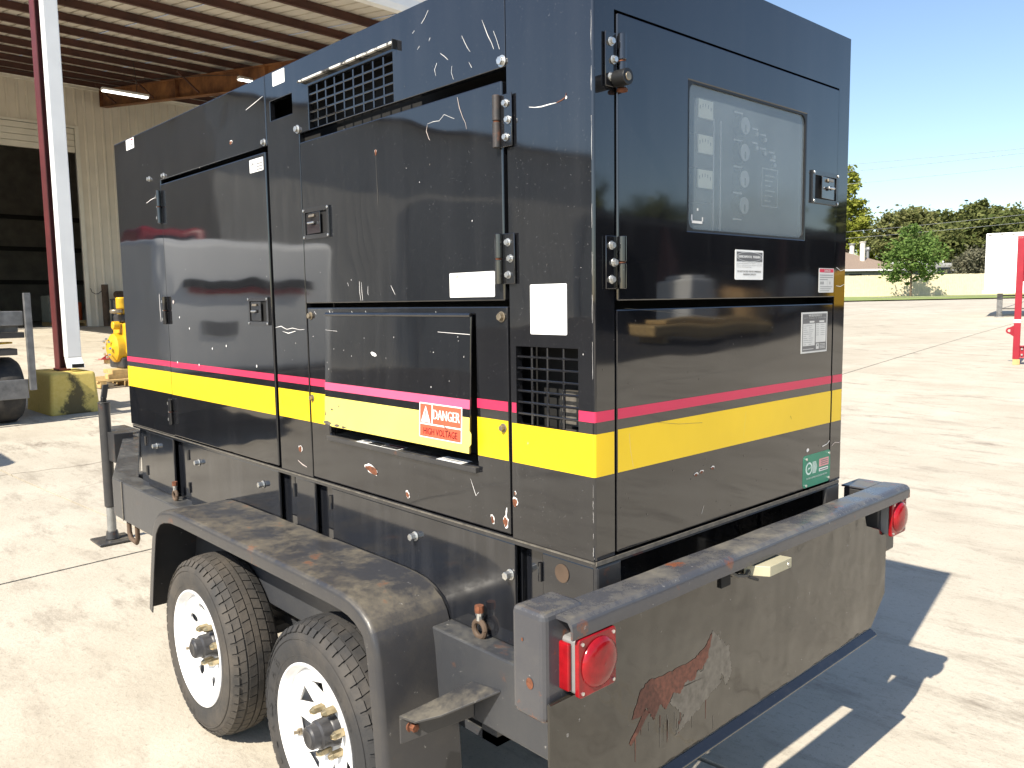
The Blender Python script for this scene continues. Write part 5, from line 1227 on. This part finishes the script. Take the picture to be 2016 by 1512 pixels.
# wheels
def wheel(cx, spokes, y_out, tyre_mat, dusty):
    cz = .325; yo = y_out; Rt = .326; wd = .185
    prof = [(.208, .030), (.209, .012), (.213, .004), (.226, .002), (.262, -.004), (.290, .004), (.306, .016), (.318, .030), (.3245, .048), (.326, .075), (.326, .11), (.3245, .137), (.318, .155), (.306, .169), (.29, .181), (.225, .184), (.208, .172), (.208, .150)]
    prof = [(r_-.0055 if .03 <= t_ <= .155 else r_, t_) for r_, t_ in prof]
    ty = MB().lathe(prof, (cx, yo, cz), tyre_mat, 72, 'y', True).build('tyre', wh_parent, smooth=50)
    nb = 54; tr_ = MB()
    def cp(r_, t_, a): return (cx+r_*math.cos(a), yo+t_, cz+r_*math.sin(a))
    ribs = [(.020, .046, .312, .3225), (.053, .079, .3245, .3265), (.084, .102, .327, .327), (.107, .133, .3265, .3245), (.140, .166, .3225, .312)]
    for k in range(nb):
        for ri_, (t0, t1, ra, rb_) in enumerate(ribs):
            off = (ri_ % 2)*.5; a0 = 2*math.pi*(k+off)/nb; a1 = a0+2*math.pi/nb*(.90 if ri_ != 2 else .98)
            sk = .022*(1 if ri_ < 2 else -1) if ri_ != 2 else 0
            q_ = .009
            vs = []
            for rr, tt in ((ra, t0), (rb_, t1)):
                sh_ = sk*(0 if tt == t0 else 1)
                vs += [cp(rr-q_, tt, a0+sh_), cp(rr-q_, tt, a1+sh_), cp(rr, tt, a1+sh_), cp(rr, tt, a0+sh_)]
            tr_.add(vs, [(0, 1, 2, 3), (7, 6, 5, 4), (3, 2, 6, 7), (0, 3, 7, 4), (1, 5, 6, 2)], tyre_mat)
    # shoulder lugs running over on to the sidewall
    for k in range(nb):
        a0 = 2*math.pi*k/nb; a1 = a0+2*math.pi/nb*.72
        vs = [cp(.312, .0195, a0), cp(.312, .0195, a1), cp(.3165, .023, a1), cp(.3165, .023, a0), cp(.292, .0045, a0+.006), cp(.292, .0045, a1-.006), cp(.299, .0035, a1-.006), cp(.299, .0035, a0+.006)]
        tr_.add([cp(.313, .021, a0), cp(.313, .021, a1), cp(.298, .0065, a1), cp(.298, .0065, a0), cp(.3165, .019, a0), cp(.3165, .019, a1), cp(.3, .004, a1), cp(.3, .004, a0)], [(4, 5, 6, 7), (0, 1, 5, 4), (2, 3, 7, 6), (1, 2, 6, 5), (3, 0, 4, 7)], tyre_mat)
    o = tr_.build('tread', wh_parent); o['kind'] = 'stuff'
    ln = MB().lathe([(.279, -.0005), (.281, -.0018), (.283, -.0003)], (cx, yo, cz), tyre_mat, 72, 'y').lathe([(.230, .002), (.232, .0003), (.234, .0016)], (cx, yo, cz), tyre_mat, 72, 'y')
    def arc_text(s, a_mid, r_, size, adv):
        n_ = len(s)
        for i, chh in enumerate(s):
            if chh == ' ': continue
            vs, fs = text_geo(chh); a0 = min(v[0] for v in vs); a1 = max(v[0] for v in vs); b0 = min(v[1] for v in vs); b1 = max(v[1] for v in vs)
            th = a_mid - (i-(n_-1)/2)*adv
            for dd in (0,):
                ln.add([(cx+(r_+((y-b0)/(b1-b0)-.5)*size)*math.cos(th-((x-a0)/(a1-a0)-.5)*size*.72/r_), yo-.0042, cz+(r_+((y-b0)/(b1-b0)-.5)*size)*math.sin(th-((x-a0)/(a1-a0)-.5)*size*.72/r_)) for x, y in vs], fs, tyre_mat)
    if dusty: arc_text('ST225', R(-115), .262, .022, R(7)); arc_text('LOAD', R(35), .245, .014, R(5))
    else: arc_text('STAR', R(160), .256, .030, R(13)); arc_text('RADIAL', R(212), .256, .026, R(11)); arc_text('TUBELESS', R(170), .226, .011, R(3.6)); arc_text('MAX LOAD', R(40), .240, .012, R(4))
    ln.build('sidewall_lettering', wh_parent, smooth=40)
    # rim: barrel and dished disc with openings cut through
    rm = MB().lathe([(.2095, .012), (.2115, .002), (.2095, -.001), (.206, -.001), (.2025, .004), (.199, .013), (.194, .019), (.1885, .029), (.186, .052), (.176, .12), (.176, .165), (.200, .172), (.199, .178), (.168, .172), (.165, .125), (.165, .06)], (cx, yo, cz), 'rim_white', 72, 'y', False)
    rmo = rm.build('rim', wh_parent, smooth=40)
    dp = [(.0, .070), (.060, .070), (.070, .066), (.110, .050), (.150, .036), (.168, .030), (.187, .030), (.187, .038), (.170, .038), (.150, .044), (.110, .058), (.070, .074), (.0, .078)]
    dk = MB().lathe([(max(r_, .0002), t_) for r_, t_ in dp], (cx, yo, cz), 'rim_white', 96, 'y', True)
    do = dk.build('rim_disc', wh_parent, weld=True)
    ct = MB()
    for k in range(8):
        a = 2*math.pi*(k+.3)/8
        if spokes:
            A = (cx+.150*math.cos(a-.25), cz+.150*math.sin(a-.25)); B_ = (cx+.150*math.cos(a+.25), cz+.150*math.sin(a+.25)); C = (cx+.094*math.cos(a), cz+.094*math.sin(a))
            ct.prism([A, B_, C], lambda p, q2, d: (p, yo+d, q2), .02, .12, 'rim_white')
        else:
            ct.cyl((cx+.135*math.cos(a), yo+.02, cz+.135*math.sin(a)), (cx+.135*math.cos(a), yo+.12, cz+.135*math.sin(a)), .0195, 'rim_white', 16)
    co_ = ct.build('cutter'); bmx = do.modifiers.new('b', 'BOOLEAN'); bmx.object = co_; bmx.operation = 'DIFFERENCE'; bmx.solver = 'EXACT'
    dg = bpy.context.evaluated_depsgraph_get(); me = bpy.data.meshes.new_from_object(do.evaluated_get(dg)); do.modifiers.clear(); do.data = me
    me.polygons.foreach_set('use_smooth', [True]*len(me.polygons)); me.set_sharp_from_angle(angle=R(35))
    bpy.data.objects.remove(co_)
    MB().cyl((cx, yo+.095, cz), (cx, yo+.15, cz), .150, 'dark_inside', 32).build('brake_drum', wh_parent)
    MB().lathe([(0, -.014), (.029, -.014), (.034, -.009), (.035, .012), (.042, .017), (.042, .048), (.046, .052), (.048, .069), (0, .069)], (cx, yo, cz), 'hub_dark', 28, 'y').lathe([(.013, -.0145), (.024, -.0160), (.026, -.0145)], (cx, yo, cz), 'hub_dark', 24, 'y').build('hub_cap', wh_parent, smooth=40)
    for k in range(6):
        a = 2*math.pi*(k+.25)/6; px, pz = cx+.070*math.cos(a), cz+.070*math.sin(a)
        MB().cyl((px, yo+.066, pz), (px, yo+.032, pz), .0128, 'lug_brass', 6).cyl((px, yo+.032, pz), (px, yo+.022, pz), .0125, 'lug_brass', 6, .007).build('lug_nut', wh_parent, .001)
    a = R(200); vx, vz_ = cx+.150*math.cos(a), cz+.150*math.sin(a)
    MB().cyl((vx, yo+.038, vz_), (vx, yo+.030, vz_), .011, 'dull_bolt', 12).cyl((vx, yo+.030, vz_), (vx-.004, yo+.016, vz_), .006, 'dull_bolt', 10).build('valve', wh_parent, smooth=40)
for cx, spk, dusty in ((-1.716, False, True), (-.875, True, False)):
    wh_parent = bpy.data.objects.new('wheel', None); COL.objects.link(wh_parent); wh_parent.parent = trl
    wheel(cx, spk, -.231, 'tyre_dusty' if dusty else 'tyre_rubber', dusty)
for cx in (-1.716, -.875):
    o = MB().lathe([(0, -.06), (.17, -.06), (.2, -.09), (.29, -.09), (.318, -.06), (.326, 0), (.318, .06), (.29, .09), (.2, .09), (0, .04)], (cx, W_+.14, .325), 'tyre_rubber', 40, 'y').build('wheel', trl, smooth=40)
for x in (-1.716, -.875): MB().cyl((x, -.08, .325), (x, W_+.08, .325), .035, 'frame_black', 12).build('axle', trl)
for y in (.06, W_-.06):
    MB().box(-2.23, -.37, y-.03, y+.03, .40, .425, 'frame_black').box(-1.4, -1.2, y-.03, y+.03, .425, RB, 'frame_black').box(-2.23, -2.17, y-.03, y+.03, .40, RB, 'frame_black').box(-.43, -.37, y-.03, y+.03, .40, RB, 'frame_black').build('leaf_spring', trl)

# fenders: rolled outer lip, rounded corners
def fender(yo, yi, sg):
    pr = [(-2.192, -.640), (-2.150, -.47), (-2.112, -.339), (-2.095, -.290), (-2.065, -.252), (-2.025, -.222), (-1.976, -.204), (-1.90, -.190), (-1.80, -.186), (-1.2, -.185), (-.75, -.186), (-.69, -.188), (-.641, -.194), (-.600, -.207), (-.560, -.230), (-.538, -.256), (-.524, -.292), (-.516, -.335), (-.508, -.428), (-.500, -.52), (-.492, -.62), (-.486, -.70)]
    n_ = len(pr); nr = []
    for i in range(n_):
        a = pr[max(0, i-1)]; b = pr[min(n_-1, i+1)]; tx, tz = b[0]-a[0], b[1]-a[1]; l = math.hypot(tx, tz); nr.append((tz/l, -tx/l))    # towards the wheel
    sec = [(yi, 0), (yo+sg*.016, 0), (yo+sg*.008, .002), (yo+sg*.002, .008), (yo, .016), (yo, .046), (yo+sg*.004, .046), (yo+sg*.005, .016), (yo+sg*.016, .005), (yi, .005)]
    m_ = len(sec); vs = []
    for (x, z), (nx, nz) in zip(pr, nr):
        for y, e in sec: vs.append((x+nx*e, y, Zt(z)+nz*e))
    fs = []
    for i in range(n_-1):
        for k in range(m_):
            l = (k+1) % m_; fs.append((i*m_+k, i*m_+l, (i+1)*m_+l, (i+1)*m_+k))
    fs += [tuple(range(m_)), tuple(range((n_-1)*m_, n_*m_))]
    return MB().add(vs, fs, 'fender_black').build('fender', trl, smooth=50)
fd = fender(-.235, .004, 1); fender(W_+.235, W_-.004, -1)
fd.data.materials.clear(); fd.data.materials.append(MATS['fender_top'])
# fender bracket
bk_ = MB()
A = [(-.364, -.056, -.380), (-.256, -.056, -.366), (-.345, -.170, -.420), (-.395, -.211, -.440), (-.458, -.215, -.448)]
vs = [(x, y, Zt(z)) for x, y, z in A]+[(x, y, Zt(z)-.006) for x, y, z in A]
bk_.add(vs, [(0, 1, 2, 3, 4), (9, 8, 7, 6, 5)]+[(i, (i+1) % 5, 5+(i+1) % 5, 5+i) for i in range(5)], 'worn_black')
bk_.hexa([(-.458, -.215, Zt(-.52)), (-.452, -.215, Zt(-.52)), (-.357, -.056, Zt(-.47)), (-.364, -.056, Zt(-.47)), (-.458, -.215, Zt(-.455)), (-.452, -.215, Zt(-.455)), (-.357, -.056, Zt(-.388)), (-.364, -.056, Zt(-.388))], 'worn_black')
bk_.build('fender_bracket', trl, .0015)
MB().cyl((-.450, -.188, Zt(-.478)), (-.440, -.188, Zt(-.478)), .016, 'rust', 14).cyl((-.440, -.188, Zt(-.478)), (-.424, -.188, Zt(-.478)), .011, 'rust', 6).build('bracket_bolt', trl, .001)

# rear bumper
YB0, YB1 = -.235, 1.395
tp = MB(); sec = []
for k in range(9):                                           # top rail with a rolled lip, a little bowed
    pass
prof = [(.034, -.046), (.095, -.043), (.108, -.045), (.116, -.052), (.119, -.062), (.119, -.084), (.114, -.084), (.113, -.062), (.105, -.051), (.034, -.051)]
ys = [YB0+.035+(YB1-YB0-.035)*k/14 for k in range(15)]; m_ = len(prof); vs = []
for k, y in enumerate(ys):
    bw = 0; wob = .0025*math.sin(k*1.9)
    for x, z in prof: vs.append((x-bw*.6+wob*.4, y, Zt(z)+wob*.6))
fs = [(k*m_+i, k*m_+(i+1) % m_, (k+1)*m_+(i+1) % m_, (k+1)*m_+i) for k in range(14) for i in range(m_)] + [tuple(range(m_)), tuple(range(14*m_, 15*m_))]
bt = tp.add(vs, fs, 'bumper_black').build('bumper_rail', trl, smooth=50)
MB().box(-.02, .075, YB0, YB0+.12, Zt(-.262), Zt(-.036), 'bumper_black').build('bumper_end_box', trl, .014, None, 3)
MB().box(-.045, .075, YB1-.12, YB1, Zt(-.262), Zt(-.053), 'worn_black').build('bumper_end_box', trl, .006)
MB().box(-.05, .03, YB1-.125, YB1+.004, Zt(-.0525), Zt(-.0465), 'bumper_black').build('end_cap', trl, .002)
n0, n1 = -.085, 1.235
pts = [(YB0, -.49), (1.205, -.474), (1.298, -.385), (1.298, -.20), (1.245, -.165), (1.15, -.135), (1.12, -.055), (-.055, -.055), (-.070, -.20), (-.075, -.212), (YB0, -.212)]
bpz = MB(); n_ = len(pts)
bpz.prism(pts, endp, .090, .082, 'plate_paint'); bpz.build('bumper_plate', trl, .0015)
MB().hexa([endp(YB0, -.500, .088), endp(1.205, -.485, .088), endp(1.205, -.496, .108), endp(YB0, -.511, .108), endp(YB0, -.491, .088), endp(1.205, -.476, .088), endp(1.205, -.490, .110), endp(YB0, -.505, .110)], 'black_paint').build('bumper_flange', trl, .002)
MB().box(-.02, .080, YB0+.122, YB0+.14, Zt(-.26), Zt(-.055), 'seal_black').build('lamp_pocket', trl)
# wear on the bumper plate
def jag(pts, d, m, mb, jit=.006, sub=5):
    out = []
    for i, (u, v) in enumerate(pts):
        a, b = pts[(i+1) % len(pts)]
        for k in range(sub): out.append(endp(u+(a-u)*k/sub+random.uniform(-jit, jit), v+(b-v)*k/sub+random.uniform(-jit, jit), d))
    MB().add(out, [tuple(range(len(out)))], m).build(mb, trl)
jag([(.29, -.262), (.318, -.222), (.350, -.25), (.392, -.285), (.405, -.345), (.385, -.385), (.36, -.345), (.335, -.375), (.28, -.335)], .0904, 'scuffed_grey', 'worn_patch', .0042, 12)
jag([(.17, -.32), (.25, -.30), (.31, -.325), (.36, -.36), (.30, -.385), (.22, -.415), (.17, -.432), (.20, -.39), (.15, -.345)], .0906, 'scuffed_grey', 'worn_patch', .0042, 12)
jag([(.012, -.335), (.045, -.278), (.075, -.265), (.16, -.272), (.25, -.268), (.29, -.252), (.318, -.226), (.300, -.285), (.275, -.305), (.255, -.300), (.245, -.322), (.215, -.312), (.19, -.335), (.16, -.325), (.135, -.355), (.115, -.335), (.09, -.362), (.065, -.325), (.05, -.335)], .0908, 'chip_rust', 'worn_patch', .0024, 9)
jag([(.075, -.34), (.035, -.372), (.012, -.392), (.005, -.385), (.03, -.358), (.06, -.325)], .0908, 'chip_rust', 'worn_patch', .0015, 3)
for k in range(16):
    u = random.uniform(.02, .36); v = -.36-.10*(u/.4)*random.uniform(.3, 1)+random.uniform(-.01, .02); l = random.uniform(.02, .07); w2 = random.uniform(.0008, .0022)
    MB().add([endp(u-w2, v, .0905), endp(u+w2, v, .0905), endp(u+w2*.4, v-l, .0905), endp(u-w2*.4, v-l, .0905)], [(0, 1, 2, 3)], random.choice(['chip_rust', 'scuffed_grey', 'scuffed_grey'])).build('worn_patch', trl)
sp2 = MB()
for (y, z, a, b) in ((-.2365, -.185, .010, .012),): sp2.add([(.035+a*math.cos(2*math.pi*k/12), y, Zt(z)+b*math.sin(2*math.pi*k/12)) for k in range(12)], [tuple(range(12))], 'rust')
sp2.add([(.015+.003*math.cos(k), -.2365, Zt(-.10)+.004*math.sin(k)) for k in range(6)], [tuple(range(6))], 'rust'); sp2.build('rust_spot', trl)

# lamps
def tail(y0, y1, z0, z1, xf, sidelens):
    t_ = MB(); D = .055
    t_.box(xf-D, xf-.012, y0+.004, y1-.004, Zt(z0)+.004, Zt(z1)-.004, 'lamp_grey')
    o = t_.build('tail_light', trl, .006)
    lz = MB(); lz.prism(rrect(y0, y1, z0, z1, .008, 3), endp, xf, xf-.011, 'lens_red'); lz.build('lens', o, .002)
    cy, cz = (y0+y1)/2+.004, (z0+z1)/2
    rd = MB(); pf = []
    rr = min(y1-y0, z1-z0)*.46
    n_ = 32; vs = []; pf = [(rr, .0005), (rr*.97, .005), (rr*.8, .010), (rr*.5, .0135), (0.001, .015)]
    for k in range(n_):
        a = 2*math.pi*k/n_
        for r_, t2 in pf: vs.append(endp(cy+r_*math.cos(a), cz+r_*math.sin(a), xf+t2))
    rd.add(vs, [(k*5+i, k*5+i+1, ((k+1) % n_)*5+i+1, ((k+1) % n_)*5+i) for k in range(n_) for i in range(4)], 'lens_red'); rd.build('round_lens', o, smooth=60)
    sw = MB()
    for (y, z) in ((y0+.010, z0+.010), (y1-.010, z0+.010), (y0+.010, z1-.010), (y1-.010, z1-.010)): sw.cyl(endp(y, z, xf), endp(y, z, xf+.003), .0038, 'bright_bolt', 8)
    sw.build('lens_screw', o)
    if sidelens: MB().box(xf-D-.012, xf-.022, y0-.006, y0+.0035, Zt(z0)+.010, Zt(z1)-.012, 'lens_red').build('side_lens', o, .003)
tail(-.187, -.075, -.206, -.086, .122, True)
tail(1.283, 1.390, -.195, -.082, .112, False)
MB().hexa([endp(.45, -.118, .092), endp(.58, -.118, .092), endp(.58, -.115, .150), endp(.475, -.115, .150), endp(.45, -.092, .092), endp(.58, -.092, .092), endp(.58, -.089, .150), endp(.475, -.089, .150)], 'cream_plastic').cyl(endp(.56, -.102, .150), endp(.56, -.102, .153), .005, 'bright_bolt', 8).build('plate_lamp', trl, .003)
MB().tube([endp(.47, -.10, .10), endp(.44, -.115, .105), endp(.41, -.11, .098), endp(.385, -.095, .092)], .006, 'scuffed_grey', 6).tube([endp(.44, -.115, .106), endp(.47, -.128, .12)], .004, 'black_ink', 6).box(.0905, .096, .345, .385, Zt(-.125), Zt(-.09), 'dark_inside').build('lamp_bracket', trl, smooth=40)
MB().tube([(-.12, .02, RB), (-.13, .02, RB-.06), (-.10, .02, RB-.11), (-.0, .02, RB-.15)], .014, 'rust', 8).hexa([(-.03, -.01, RB-.09), (-.02, -.01, RB-.09), (-.02, .03, RB-.09), (-.03, .03, RB-.09), (-.05, -.03, RB), (.05, -.03, RB), (.05, .04, RB), (-.05, .04, RB)], 'worn_black').build('chain_hook', trl)
